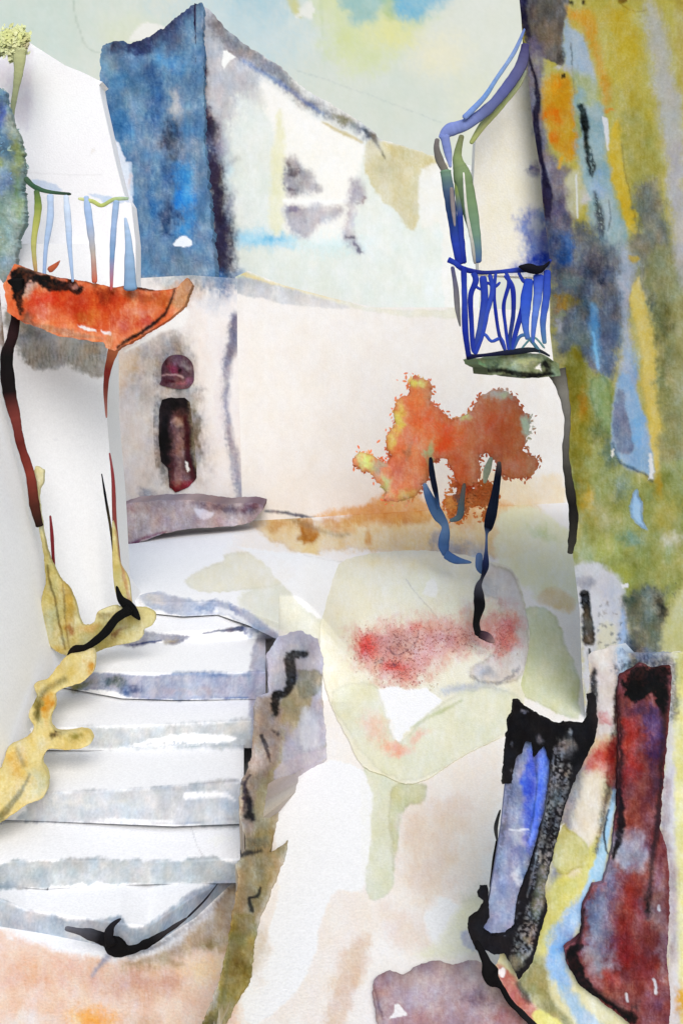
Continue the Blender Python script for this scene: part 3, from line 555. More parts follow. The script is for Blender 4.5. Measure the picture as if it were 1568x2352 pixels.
# corner pipes: real round pipes running down both edges of the wall
tube('corner_pipe', [(36, 640), (40, 700), (30, 770), (16, 820), (22, 900), (36, 960), (48, 1020), (70, 1090), (80, 1160), (92, 1210)], [40, 26, 24, 30, 32, 24, 20, 22, 24, 18],
     [(12, 10, 12), (14, 12, 14), (40, 22, 24), (14, 10, 12), (20, 12, 14), (110, 50, 44), (90, 34, 30), (120, 50, 40), (70, 34, 26), (24, 18, 14)], 8.0, ha)
tube('corner_pipe', [(262, 800), (248, 850), (243, 900), (245, 960)], [26, 16, 10, 4], [(214, 136, 92), (140, 50, 44), (120, 60, 52), (160, 110, 100)], 8.6, ha)
tube('corner_pipe', [(252, 1040), (260, 1100), (264, 1200), (272, 1290), (280, 1360)], [4, 8, 11, 12, 9], [(130, 66, 70), (120, 44, 48), (124, 60, 56), (150, 104, 84), (150, 120, 80)], 8.6, ha)
tube('cable', [(234, 1088), (244, 1150), (254, 1210), (264, 1290), (272, 1360)], [3, 6, 6, 6, 6], [(20, 20, 30), (12, 12, 16), (60, 50, 30), (40, 30, 20), (16, 12, 10)], 8.5, ha)
tube('cable', [(116, 1184), (120, 1230), (124, 1300), (130, 1360)], [5, 8, 8, 10], [(120, 44, 48), (110, 34, 40), (100, 30, 34), (150, 100, 70)], 8.15, ha)
# left balcony railing
rl = bpy.data.objects.new('balcony_railing', None); COL.objects.link(rl); rl.parent = ha; rl.empty_display_size = .1
YR = 8.1
for pts, w, cols in [([(84, 436), (88, 480), (78, 560), (84, 634)], [12, 17, 12, 8], [(60, 90, 60), (110, 130, 60), (170, 172, 90), (170, 166, 100), (170, 110, 80)]),
                     ([(116, 446), (116, 500), (106, 570), (102, 636)], [14, 16, 10, 8], [(176, 194, 218), (160, 182, 210), (140, 164, 200)]),
                     ([(152, 448), (158, 520), (160, 560), (168, 648)], [12, 16, 12, 6], [(200, 212, 226), (170, 190, 216), (150, 174, 206)]),
                     ([(198, 450), (206, 510), (214, 580), (218, 650)], [12, 18, 12, 13], [(160, 182, 212), (150, 174, 208), (170, 160, 150), (190, 84, 50)]),
                     ([(268, 460), (262, 520), (258, 590), (256, 668)], [14, 14, 12, 6], [(150, 176, 206), (150, 174, 208), (110, 144, 180), (190, 70, 40)]),
                     ([(288, 500), (296, 560), (300, 668)], [6, 18, 30], [(170, 190, 214), (150, 176, 204), (110, 144, 176)])]:
    tube('post', pts, w, cols, YR, rl)
tube('handrail', [(58, 408), (78, 428), (110, 440), (164, 446)], [12, 12, 9, 7], [(70, 90, 70), (50, 84, 60), (60, 90, 66), (40, 54, 44)], YR, rl)
tube('handrail', [(180, 456), (212, 462), (234, 472), (262, 458), (296, 456)], [6, 9, 9, 9, 8], [(200, 204, 150), (180, 188, 110), (176, 186, 104), (170, 184, 120), (150, 174, 150)], YR, rl)
tube('bracket', [(112, 622), (128, 610), (139, 598)], [16, 11, 2], [(170, 90, 60), (170, 84, 54), (140, 70, 50)], 8.0, rl)
# plants by that house
def paint_bush(g):
    g.blob(0, 260, 30, 70, (50, 74, 150), .9); g.blob(10, 330, 40, 60, (84, 120, 150), .8); g.blob(40, 360, 22, 80, (140, 150, 90), .7); g.blob(2, 380, 16, 16, (150, 160, 60), .8)
    g.blob(10, 420, 40, 40, (100, 130, 170), .7); g.blob(20, 500, 60, 70, (130, 150, 136), .8); g.blob(30, 600, 50, 60, (110, 120, 126), .8); g.blob(46, 470, 14, 80, (110, 140, 100), .7); g.blob(10, 560, 40, 60, (140, 160, 146), .6)
BO = [(-120, 160), (0, 200), (20, 240), (36, 290), (50, 320), (58, 380), (56, 440), (62, 500), (48, 540), (40, 590), (44, 620), (20, 650), (-90, 660)]
b = thing('bush', '', 'bush', (-3.6, 8.8, 4.2)); leaves('foliage', BO, 8.6, paint_bush, (118, 140, 140), 12000, 5.5, .2, b, feather=5, lift=1.25)
slab('foliage', BO, 8.56, paint_bush, (118, 140, 140), th=.06, parent=b, m=LEAF(), sm=True, wob=6, puff=.06, pr=30, lump=.02)
tube('stem', [(-30, 690), (-26, 560), (-30, 380), (-20, 260)], [30, 26, 20, 8], [(60, 66, 60)], 8.75, b, m=WOOD())
tag(b, 'blue green bush bulging in at the left edge above the balcony', 'bush')
tr = thing('olive_tree', 'small pale olive tree before the upper white wall at top left', 'tree', (-3.4, 9.1, 4))
def paint_ot(g):
    g.blob(30, 90, 50, 40, (190, 194, 130), .8); g.blob(60, 110, 16, 26, (150, 136, 120), .5)
leaves('crown', [(-60, 120), (-20, 86), (10, 66), (40, 58), (62, 66), (66, 96), (60, 124), (30, 140), (0, 128), (-30, 134)], 9.1, paint_ot, (198, 202, 160), 1300, 7, .2, tr, lift=1.2)
tube('trunk', [(46, 110), (44, 160), (38, 200), (30, 250), (28, 290)], [34, 22, 16, 12, 10], [(184, 186, 136), (160, 164, 120), (140, 146, 112), (120, 132, 110)], 9.05, tr, m=LEAF())
# gnarled vine at the foot of the white house
vn_ = thing('gnarled_vine', 'ochre and black gnarled vine creeping along the foot of the white house', 'vine', (-2.6, 8, 1))
def paint_vine(g):
    g.poly([(95, 1230), (130, 1280), (170, 1360), (180, 1430), (250, 1420), (270, 1390), (300, 1400), (320, 1440), (230, 1500), (150, 1510), (100, 1470), (96, 1400)], (157, 142, 77), .7, soft=14, warp=8)
    g.blob(110, 1440, 30, 50, (166, 164, 126), .8); g.line([(150, 1330), (160, 1400), (156, 1440)], [18, 24, 20], (173, 142, 63), .8, soft=8); g.blob(160, 1450, 14, 26, (126, 70, 30), .8); g.blob(140, 1490, 26, 16, (178, 144, 58), .8)
    g.line([(110, 1300), (130, 1400), (150, 1490)], 5, (92, 80, 42), .8); g.line([(145, 1340), (150, 1420), (160, 1490)], 4, (109, 92, 50), .7); g.blob(240, 1410, 30, 16, (126, 109, 67), .7); g.blob(275, 1450, 34, 14, (117, 70, 53), .8, rot=-30)
    g.blob(200, 1440, 40, 10, (189, 159, 109), .7)
slab('foliage', [(78, 1080), (96, 1078), (102, 1084), (98, 1110), (90, 1130), (92, 1170), (108, 1260), (136, 1326), (160, 1352), (178, 1400), (190, 1436), (216, 1430), (226, 1404), (262, 1392), (284, 1396), (330, 1396), (356, 1408), (352, 1434), (330, 1446), (320, 1470), (240, 1490), (200, 1512), (150, 1505), (110, 1480), (92, 1440), (98, 1370), (106, 1330), (96, 1250), (84, 1180)], 8.05, paint_vine, (200, 192, 146), th=.04, parent=vn_, m=LEAF(), sm=True, wob=2, puff=.012, pr=14)
slab('stem', [(268, 1230), (275, 1290), (296, 1330), (304, 1390), (318, 1400), (300, 1410), (272, 1380), (260, 1320), (258, 1200)], 8.5, lambda g: g.line([(268, 1220), (285, 1320), (300, 1390)], 8, (170, 120, 84), .7), (190, 178, 120), th=.03, parent=vn_, m=LEAF(), sm=True, puff=.01, pr=8)
tube('stem', [(268, 1346), (278, 1376), (300, 1396), (322, 1424)], [6, 16, 26, 6], [(12, 10, 10)], 8.0, vn_, m=WOOD())
tube('stem', [(300, 1400), (268, 1420), (240, 1455), (200, 1486), (172, 1496), (166, 1535), (150, 1548), (130, 1562)], [24, 20, 20, 16, 24, 36, 22, 6], [(12, 10, 10), (12, 12, 12), (20, 14, 10), (12, 10, 8)], 7.9, vn_, m=WOOD())
def paint_lo(g):
    g.blob(110, 1620, 16, 60, (194, 141, 49), .8); g.blob(90, 1630, 14, 60, (110, 104, 51), .8); g.blob(130, 1690, 30, 12, (82, 77, 56), .85); g.blob(180, 1696, 36, 16, (146, 135, 67), .9); g.blob(40, 1760, 40, 60, (197, 159, 82), .8)
    g.blob(205, 1530, 16, 30, (182, 129, 43), .9); g.line([(150, 1560), (100, 1590), (86, 1650)], 12, (94, 86, 51), .7, soft=8); g.line([(70, 1780), (40, 1830), (0, 1880)], [4, 12, 20], (120, 116, 86), .8, soft=4)
    g.blob(90, 1800, 30, 60, (190, 187, 154), .8); g.line([(40, 1720), (55, 1760)], 8, (129, 120, 86), .6, soft=6)
slab('foliage', [(150, 1510), (190, 1500), (215, 1492), (218, 1530), (206, 1552), (180, 1570), (130, 1590), (128, 1620), (116, 1650), (120, 1668), (140, 1680), (196, 1676), (214, 1696), (196, 1716), (150, 1722), (112, 1722), (96, 1750), (112, 1780), (100, 1830), (60, 1850), (0, 1890), (-40, 1890), (-30, 1800), (4, 1760), (20, 1716), (60, 1696), (78, 1670), (66, 1640), (84, 1600), (80, 1570), (110, 1560)], plane((150, 1510, 7.8), (100, 1700, 7.0), (0, 1880, 6.4)), paint_lo, (202, 184, 124), th=.04, parent=vn_, m=LEAF(), sm=True, wob=2, puff=.015, pr=12)
# ------------------------------------------------------------------ steps
st = thing('stone_steps', 'broad white stone steps with grey risers climbing from the left foreground', 'steps', (-1.7, 6, 0))
# z below, bottom line of riser, top line of riser, back of tread, right end x
def L(*p): return lambda x, p=np.array(p, float): np.interp(x, p[:, 0], p[:, 1])
S = [ (0.0, L((-60, 2150), (100, 2172), (280, 2204), (360, 2190), (450, 2140), (548, 2060)), L((-60, 2040), (60, 2090), (200, 2110), (300, 2124), (340, 2128), (440, 2062), (548, 2005)), 1960, 560),
      (.237, L((-60, 2030), (100, 2042), (300, 2032), (550, 2028)), L((-60, 1985), (100, 1976), (350, 1980), (550, 1974)), 1800, 552),
      (.454, L((-60, 1880), (200, 1890), (400, 1898), (552, 1892)), L((-60, 1826), (200, 1820), (400, 1808), (552, 1796)), 1640, 560),
      (.705, L((-60, 1720), (200, 1724), (400, 1722), (575, 1718)), L((-60, 1680), (200, 1670), (400, 1664), (580, 1656)), 1530, 590),
      (.944, L((-60, 1560), (140, 1578), (280, 1604), (400, 1608), (590, 1606)), L((-60, 1530), (200, 1542), (400, 1548), (600, 1544)), 1440, 610),
      (1.18, L((180, 1480), (240, 1482), (350, 1476), (620, 1466)), L((180, 1462), (300, 1458), (500, 1445), (620, 1440)), 1395, 640),
      (1.333, L((300, 1404), (420, 1416), (500, 1412), (570, 1436), (640, 1470)), L((300, 1380), (400, 1384), (500, 1382), (560, 1400), (640, 1430)), 1352, 640)]
def paint_steps(g):
    W = (243, 243, 245); wash_head(g)
    # first riser, a blue grey wash that dips to the right
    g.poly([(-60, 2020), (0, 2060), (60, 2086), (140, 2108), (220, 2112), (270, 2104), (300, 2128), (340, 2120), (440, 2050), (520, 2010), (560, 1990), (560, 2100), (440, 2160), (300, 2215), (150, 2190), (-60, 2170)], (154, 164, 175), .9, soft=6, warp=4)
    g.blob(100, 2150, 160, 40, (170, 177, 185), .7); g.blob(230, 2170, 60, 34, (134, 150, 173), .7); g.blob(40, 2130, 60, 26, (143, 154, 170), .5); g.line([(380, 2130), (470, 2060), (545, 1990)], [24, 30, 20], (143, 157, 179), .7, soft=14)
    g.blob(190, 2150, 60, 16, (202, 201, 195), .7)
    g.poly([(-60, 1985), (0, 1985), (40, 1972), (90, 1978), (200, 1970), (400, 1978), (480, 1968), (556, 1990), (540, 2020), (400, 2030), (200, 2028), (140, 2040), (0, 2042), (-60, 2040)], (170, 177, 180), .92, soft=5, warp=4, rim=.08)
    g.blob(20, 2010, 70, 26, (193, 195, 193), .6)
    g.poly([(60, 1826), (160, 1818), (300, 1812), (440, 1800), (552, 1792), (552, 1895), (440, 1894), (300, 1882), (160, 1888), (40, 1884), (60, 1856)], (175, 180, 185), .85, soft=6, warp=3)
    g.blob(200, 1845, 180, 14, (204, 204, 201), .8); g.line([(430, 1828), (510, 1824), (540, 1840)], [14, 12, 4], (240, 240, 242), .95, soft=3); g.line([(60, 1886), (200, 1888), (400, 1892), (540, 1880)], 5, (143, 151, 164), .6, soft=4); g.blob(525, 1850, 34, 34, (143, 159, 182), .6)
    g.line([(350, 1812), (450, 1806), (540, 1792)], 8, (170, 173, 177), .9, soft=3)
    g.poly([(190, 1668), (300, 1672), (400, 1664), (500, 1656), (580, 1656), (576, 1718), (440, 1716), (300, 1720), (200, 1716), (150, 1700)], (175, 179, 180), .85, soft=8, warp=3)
    g.poly([(320, 1706), (380, 1690), (460, 1686), (530, 1692), (540, 1704), (440, 1708), (300, 1714)], (243, 243, 244), .9, soft=3); g.line([(240, 1712), (400, 1706), (540, 1712)], 7, (179, 182, 185), .9, dry=.45)
    g.blob(560, 1670, 40, 20, (201, 201, 196), .7)
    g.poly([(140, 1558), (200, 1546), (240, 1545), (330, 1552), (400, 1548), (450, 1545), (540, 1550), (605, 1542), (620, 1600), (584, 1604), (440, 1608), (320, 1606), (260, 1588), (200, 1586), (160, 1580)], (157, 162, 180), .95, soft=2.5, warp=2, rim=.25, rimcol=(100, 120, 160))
    g.blob(180, 1570, 50, 22, (117, 117, 58), .9); g.blob(262, 1568, 46, 22, (53, 75, 75), .85); g.blob(310, 1582, 40, 20, (58, 73, 109), .8); g.blob(430, 1592, 120, 14, (175, 167, 173), .7); g.line([(400, 1550), (450, 1547), (600, 1552)], 10, (109, 131, 164), .7, soft=6)
    g.line([(520, 1603), (580, 1602)], 6, (75, 100, 147), .7)
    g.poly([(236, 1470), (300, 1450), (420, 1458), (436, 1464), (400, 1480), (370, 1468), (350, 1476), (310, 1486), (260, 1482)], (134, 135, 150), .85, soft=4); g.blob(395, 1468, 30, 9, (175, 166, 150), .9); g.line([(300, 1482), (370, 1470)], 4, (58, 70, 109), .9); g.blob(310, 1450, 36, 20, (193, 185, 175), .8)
    g.line([(466, 1456), (510, 1448), (556, 1444)], [3, 7, 14], (50, 63, 97), .9, soft=3); g.blob(575, 1440, 22, 16, (53, 75, 126), .8)
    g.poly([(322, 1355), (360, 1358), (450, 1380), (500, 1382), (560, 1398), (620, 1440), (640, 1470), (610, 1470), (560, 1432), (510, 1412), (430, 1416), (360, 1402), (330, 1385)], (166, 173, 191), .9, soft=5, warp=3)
    g.blob(350, 1375, 40, 22, (202, 196, 191), .9); g.blob(475, 1394, 46, 12, (109, 127, 164), .7); g.line([(500, 1402), (540, 1412), (575, 1440)], 12, (232, 234, 238), .85, soft=5); g.blob(600, 1450, 34, 26, (134, 156, 188), .7); g.blob(540, 1396, 50, 8, (125, 143, 182), .6, rot=18)
    g.poly([(612, 1490), (634, 1490), (632, 1540), (612, 1540)], (100, 126, 168), .8, soft=8)
    g.poly([(582, 1480), (650, 1470), (660, 1700), (580, 1740), (576, 1700)], (159, 159, 175), .85, soft=6, warp=3)
    g.line([(440, 1900), (455, 1945), (470, 1970)], 1.6, (179, 179, 182), .7)
    g.blob(500, 1930, 60, 30, (236, 234, 226), .6); g.blob(108, 2042, 3, 3, (50, 50, 50), .9, soft=.3, warp=0)
for i, (zb, bot, top, back, xr) in enumerate(S):
    xs = axis(-300, xr, -10, xr, 3.0, 30); nr = 16; nb = 46
    bt = bot(xs); tp = top(xs); Yr = (EYE - zb) * F / (bt - CY); rows = []; deps = []
    for k in range(nr + 1): rows.append(bt + (tp - bt) * k / nr); deps.append(Yr)
    zt = S[i + 1][0] if i + 1 < len(S) else 1.46
    ztop = EYE - (tp - CY) * Yr / F
    for k in range(1, nb + 1):
        t = k / nb; yy = tp + (np.minimum(back, tp - 12) - tp) * t; zz = ztop + (zt - ztop) * min(1, t * 1.0)
        rows.append(yy); deps.append((EYE - zz) * F / (yy - CY))
    XX = np.repeat(xs[None, :], len(rows), 0); s_ = sheet('step', XX, np.array(rows), np.maximum.accumulate(np.array(deps), 0), paint_steps, (249, 249, 250), STONE(), st, smooth=False, seed=3)
    # closing the right end down to the ground
    ex = np.array(rows)[:, -1]; ey = np.array(deps)[:, -1]; tv = P(np.full(len(ex), float(xr)), ex, ey); lo = tv.copy(); lo[:, 2] = gz(lo[:, 0], lo[:, 1]) - .05
    fcs = [(k, k + 1, len(ex) + k + 1, len(ex) + k) for k in range(len(ex) - 1)]
    link('end_face', np.vstack([tv, lo]), fcs, np.repeat(alb((190, 188, 196))[None], 2 * len(ex), 0), STONE(), s_)
# ------------------------------------------------------------------ low rough wall between the steps and the lane
YK = plane((690, 1480, 8.1), (600, 1620, 7.3), (570, 1980, 5.8))
def YKB(x, y):     # a rough bank: at the steps' height on its left, down on the lane at its right
    xl = np.interp(y, [1440, 1480, 1620, 1740, 1870, 1960, 2110, 2240, 2400], [620, 640, 585, 578, 548, 545, 530, 505, 440])
    xr = np.interp(y, [1440, 1600, 1745, 1800, 1850, 1920, 1962, 2070, 2160, 2240, 2290, 2400], [735, 738, 750, 655, 642, 634, 655, 612, 586, 578, 548, 505])
    t = np.clip((x - xl) / (xr - xl), 0, 1); g_ = gY(x, y) - .03; a = np.minimum(YK(x, y), g_)
    return a + (g_ - a) * t * t * (3 - 2 * t)
def paint_kerb(g):
    g.poly([(620, 1440), (700, 1430), (744, 1500), (740, 1600), (750, 1700), (700, 1760), (640, 1760), (600, 1700), (590, 1500)], (176, 174, 190), .9, soft=10, warp=6)
    g.poly([(560, 1640), (600, 1600), (650, 1620), (640, 1760), (620, 1900), (600, 1930), (565, 1930), (548, 1860), (560, 1760)], (152, 134, 121), .85, soft=8, warp=5)
    g.poly([(650, 1600), (700, 1560), (718, 1600), (690, 1660), (650, 1720), (640, 1800), (625, 1900), (590, 1960), (580, 1880), (600, 1800), (640, 1740)], (159, 148, 117), .9, soft=6, warp=4)
    g.poly([(684, 1540), (740, 1548), (728, 1590), (690, 1600)], (142, 138, 121), .85, soft=5, rim=.2)
    g.line([(700, 1502), (668, 1510), (668, 1560), (655, 1592), (636, 1596), (632, 1640)], [16, 24, 26, 20, 22, 14], (20, 19, 20), .95, soft=4, warp=2, fine=2)
    g.line([(600, 1690), (612, 1720), (620, 1750)], [8, 10, 4], (38, 34, 41), .85); g.blob(628, 1685, 10, 14, (57, 53, 60), .8); g.blob(610, 1740, 8, 14, (57, 47, 51), .7)
    g.blob(660, 1700, 26, 50, (171, 163, 186), .7); g.poly([(700, 1620), (728, 1660), (730, 1710), (700, 1720), (690, 1680)], (210, 209, 218), .8, soft=8)
    g.poly([(640, 1760), (745, 1718), (744, 1750), (690, 1768), (650, 1800), (655, 1826), (640, 1830)], (195, 186, 197), .9, soft=4, rim=.25, rimcol=(170, 160, 186))
    g.blob(590, 1755, 30, 30, (195, 176, 167), .8); g.line([(560, 1800), (568, 1840), (580, 1880)], [14, 20, 14], (28, 24, 32), .95, soft=6, fine=3); g.blob(575, 1870, 22, 20, (19, 17, 20), .8); g.line([(575, 1780), (562, 1800), (560, 1860)], 6, (57, 51, 62), .7)
    g.poly([(570, 1920), (640, 1900), (660, 1910), (650, 1960), (610, 2060), (590, 2120), (580, 2170), (560, 2180), (500, 2130), (540, 2030)], (152, 136, 98), .9, soft=8, warp=5)
    g.blob(590, 1936, 50, 20, (104, 106, 95), .8); g.line([(540, 1972), (560, 1962), (600, 1955)], [16, 14, 8], (38, 38, 38), .9, soft=5); g.blob(640, 1990, 30, 40, (186, 155, 119), .6)
    g.poly([(280, 2220), (380, 2180), (470, 2110), (530, 2030), (560, 2010), (560, 2120), (480, 2170), (400, 2196), (420, 2210), (370, 2216)], (159, 140, 110), .8, soft=12, warp=5)
    g.blob(520, 2050, 16, 30, (220, 195, 176), .8); g.line([(572, 2062), (590, 2058), (598, 2040)], [5, 8, 6], (24, 22, 24), .9); g.line([(572, 2064), (578, 2090)], [8, 10], (22, 20, 22), .9)
    g.poly([(520, 2130), (585, 2100), (590, 2240), (560, 2290), (520, 2352), (480, 2380), (460, 2352), (500, 2290)], (138, 125, 66), .9, soft=6, warp=5)
    g.blob(560, 2230, 30, 40, (117, 95, 28), .8); g.blob(490, 2350, 30, 30, (85, 85, 66), .8); g.blob(510, 2290, 20, 40, (142, 129, 57), .8); g.blob(560, 2120, 40, 40, (152, 133, 104), .6)
    g.line([(455, 2352), (500, 2330), (520, 2260), (524, 2200)], [14, 10, 6, 3], (104, 102, 66), .6, soft=6)
kb = slab('low_wall', [(640, 1462), (690, 1446), (730, 1470), (742, 1520), (738, 1590), (750, 1690), (748, 1745), (690, 1768), (652, 1800), (660, 1830), (640, 1850), (630, 1920), (616, 1962), (662, 1930), (650, 1980), (612, 2070), (596, 2110), (584, 2160), (578, 2240), (548, 2290), (520, 2340), (505, 2400), (440, 2400), (470, 2340), (505, 2250), (526, 2150), (530, 2110), (540, 2060), (548, 2010), (540, 1985), (560, 1960), (566, 1930), (548, 1870), (552, 1800), (578, 1740), (584, 1620), (588, 1600), (618, 1590), (612, 1500)],
     YKB, paint_kerb, (178, 168, 150), m=STONE(), wob=4, tvec=(0, .1, -.3), puff=.015, pr=16, lump=.012)
tag(kb, 'rough brown and lilac stone kerb wall between the steps and lane', 'wall')
# ------------------------------------------------------------------ fallen black branch at the foot of the steps
br = thing('fallen_branch', 'black forked branch lying on the rosy ground at the lowest step', 'branch', (-1.4, 5.6, 0.05))
tube('limb', [(150, 2132), (200, 2144), (240, 2158), (270, 2176), (300, 2182), (340, 2166), (380, 2142), (430, 2108)], [12, 22, 34, 44, 24, 22, 14, 5], [(90, 92, 100), (16, 16, 20), (10, 10, 12), (16, 16, 18), (60, 58, 62)], 5.75, br, m=WOOD(), jit=.3)
tube('twig', [(258, 2172), (250, 2150), (258, 2126), (278, 2110)], [30, 22, 14, 5], [(12, 12, 14), (30, 30, 36)], 5.7, br, m=WOOD(), jit=.3)
tube('twig', [(430, 2108), (470, 2068), (500, 2030)], [4, 4, 2], [(40, 40, 46)], 5.9, br, m=WOOD(), jit=.3)
# ------------------------------------------------------------------ flower bed on the lane
def paint_bed(g):
    g.poly([(735, 1440), (760, 1350), (785, 1292), (900, 1262), (1060, 1280), (1180, 1310), (1208, 1400), (1205, 1560), (1180, 1700), (940, 1800), (830, 1760), (745, 1580)], (226, 222, 200), .9, soft=12)
    g.blob(820, 1400, 90, 90, (228, 224, 204), .8); g.blob(960, 1350, 120, 60, (230, 230, 208), .8); g.blob(880, 1290, 120, 24, (226, 216, 182), .7)
    g.poly([(1110, 1300), (1170, 1310), (1200, 1370), (1214, 1450), (1206, 1540), (1160, 1568), (1100, 1566), (1080, 1540), (1130, 1500), (1150, 1400), (1110, 1360)], (206, 196, 190), .85, soft=8, warp=4, rim=.35, rimcol=(140, 132, 100))
    g.blob(1115, 1350, 46, 40, (184, 184, 186), .8); g.blob(1160, 1440, 40, 70, (206, 170, 156), .7); g.blob(1115, 1548, 44, 22, (170, 170, 176), .85)
    g.line([(1084, 1552), (1100, 1566), (1130, 1570), (1165, 1558), (1190, 1536)], 7, (130, 130, 134), .7, soft=4, fine=4)
    g.line([(1020, 1586), (1100, 1578), (1160, 1590)], [14, 20, 10], (170, 176, 190), .7, soft=9, fine=4)
    # rose stain where petals have bled
    g.poly([(812, 1450), (860, 1440), (900, 1430), (1000, 1420), (1080, 1410), (1160, 1400), (1190, 1440), (1170, 1500), (1060, 1500), (980, 1550), (920, 1580), (860, 1560), (830, 1530), (810, 1500)], (206, 140, 132), .85, soft=30, warp=14, fine=5)
    g.blob(842, 1480, 34, 42, (214, 84, 72), .9, warp=6); g.blob(920, 1480, 60, 40, (176, 128, 124), .8); g.blob(905, 1530, 50, 20, (212, 90, 76), .85); g.blob(960, 1440, 26, 24, (206, 96, 92), .6); g.blob(1040, 1470, 90, 34, (184, 120, 116), .7); g.blob(1160, 1450, 34, 60, (216, 130, 122), .75, rot=20)
    g.blob(910, 1525, 14, 8, (80, 60, 70), .7); g.blob(868, 1520, 16, 14, (150, 136, 136), .8); g.blob(930, 1560, 50, 30, (214, 140, 128), .7); g.line([(890, 1490), (915, 1504), (950, 1480), (962, 1450)], 3, (120, 80, 90), .7)
    g.poly([(862, 1584), (900, 1576), (930, 1585), (980, 1580), (1015, 1610), (960, 1660), (925, 1686), (918, 1705), (900, 1700), (885, 1650)], (243, 242, 240), .97, soft=2.5, warp=2, sm=False)
    g.poly([(842, 1570), (870, 1590), (890, 1650), (905, 1700), (930, 1690), (1010, 1620), (1090, 1580), (1180, 1590), (1200, 1640), (1150, 1690), (1060, 1740), (960, 1790), (870, 1770), (800, 1680), (760, 1590)], (218, 218, 192), .7, soft=8, warp=4, rim=.15)
    g.blob(862, 1670, 40, 60, (226, 188, 164), .85, rot=-20); g.blob(910, 1720, 60, 26, (230, 178, 156), .85); g.blob(960, 1690, 40, 16, (228, 188, 164), .8, rot=-20); g.blob(1080, 1650, 90, 50, (216, 216, 190), .6)
    g.line([(940, 1672), (1000, 1640), (1060, 1610)], [4, 8, 5], (170, 178, 120), .6, soft=4); g.poly([(972, 1362), (990, 1330), (1006, 1348), (1000, 1370)], (240, 240, 238), .6, soft=2)
    g.line([(930, 1330), (980, 1390), (1035, 1456)], 1.6, (170, 160, 150), .6); g.blob(1030, 1390, 30, 30, (226, 228, 206), .7)
Yb = lambda x, y: gY(x, y) - .02
bed = slab('flower_bed', [(736, 1440), (748, 1390), (768, 1320), (785, 1290), (840, 1274), (930, 1264), (1040, 1270), (1130, 1290), (1172, 1306), (1196, 1350), (1210, 1420), (1216, 1470), (1206, 1530), (1196, 1572), (1204, 1610), (1170, 1680), (1100, 1716), (1040, 1750), (980, 1790), (930, 1800), (880, 1780), (832, 1760), (800, 1700), (764, 1630), (742, 1560), (734, 1500)], Yb, paint_bed, (226, 222, 202), th=.0, m=STONE(), wob=2, puff=.04, pr=120, tvec=(0, .1, -.07), sm=True, ns=3)
tag(bed, 'rounded pale green flower bed mound spread across the white lane', 'flower bed')
random.seed(5); rng = np.random.default_rng(4)
px_ = []; py_l = []
for cx, cy, sx, sy, n in [(842, 1480, 17, 24, 420), (920, 1475, 46, 26, 620), (905, 1525, 36, 16, 380), (1040, 1465, 60, 18, 560), (1155, 1460, 20, 32, 380), (940, 1560, 34, 14, 240)]:
    n = n * 2 // 5; px_.append(rng.normal(cx, sx, n)); py_l.append(rng.normal(cy, sy, n))
px_ = np.concatenate(px_); py_l = np.concatenate(py_l); k_ = (px_ > 760) & (px_ < 1190) & (py_l > 1330) & (py_l < 1585); px_ = px_[k_]; py_l = py_l[k_]
gp = Pig(px_, py_l, (214, 140, 130), 3); paint_bed(gp); pc = gp.c * np.array([1.0, .93, .93]) * (1 + rng.uniform(-.06, .06, len(px_)))[:, None]
Yp_ = gY(px_, py_l) - .07; V = []; Fc = []; cc = []
for k in range(len(px_)):
    r = rng.uniform(.006, .012); c = P(px_[k], py_l[k], Yp_[k]) + np.array([0, 0, .003]); t = rng.uniform(0, 6.3); b0 = len(V)
    V.append(c + [0, 0, .001]); cc.append(pc[k])
    for q in range(6): V.append(c + r * np.array([math.cos(t + q * 1.047), math.sin(t + q * 1.047) * 1.6, 0]) * (1 if q % 2 else .7)); cc.append(pc[k])
    for q in range(6): Fc.append((b0, b0 + 1 + q, b0 + 1 + (q + 1) % 6))
fl = link('red_flowers', V, Fc, np.array(cc), LEAF()); tag(fl, 'drift of small rose red flowers across the middle of the bed', 'flowers', kind='stuff')
# ------------------------------------------------------------------ orange tree with two dark stems
ot = thing('autumn_tree', 'orange leaved autumn tree with two forked blue black stems above the bed', 'tree', (1.6, 11.2, 1.1))
def paint_crown(g):
    O = (226, 118, 72)
    g.blob(840, 1055, 40, 34, (216, 228, 151), .95); g.blob(868, 1070, 18, 30, (168, 183, 162), .6); g.blob(885, 1110, 20, 40, (199, 211, 140), .8)
    g.blob(915, 960, 20, 50, (226, 222, 97), .85); g.blob(956, 880, 30, 20, (233, 231, 118), .9); g.blob(900, 1010, 16, 40, (222, 205, 103), .7); g.blob(1065, 958, 24, 14, (224, 222, 118), .9)
    g.blob(960, 920, 30, 34, (245, 140, 90), .95); g.blob(975, 980, 50, 60, (239, 120, 71), .95, rot=20); g.blob(1030, 1000, 50, 50, (243, 112, 62), .9); g.blob(1015, 1030, 34, 34, (247, 97, 54), .7); g.blob(940, 1040, 50, 60, (228, 125, 79), .85)
    g.blob(920, 1080, 50, 50, (210, 125, 97), .8); g.blob(1050, 1070, 30, 30, (216, 112, 71), .85)
    g.blob(1135, 970, 52, 56, (233, 120, 79), .95); g.blob(1150, 1000, 40, 50, (216, 120, 86), .8); g.blob(1130, 1040, 50, 34, (210, 118, 90), .8); g.blob(1195, 1065, 50, 34, (237, 151, 118), .95)
    g.blob(1150, 908, 46, 18, (226, 235, 220), .95); g.blob(1212, 980, 18, 60, (224, 237, 216), .95); g.blob(1160, 912, 20, 12, (220, 233, 162), .7); g.blob(985, 1040, 10, 46, (189, 190, 140), .9)
    g.blob(936, 1035, 14, 40, (157, 118, 90), .6); g.blob(930, 1140, 50, 16, (216, 183, 108), .8)
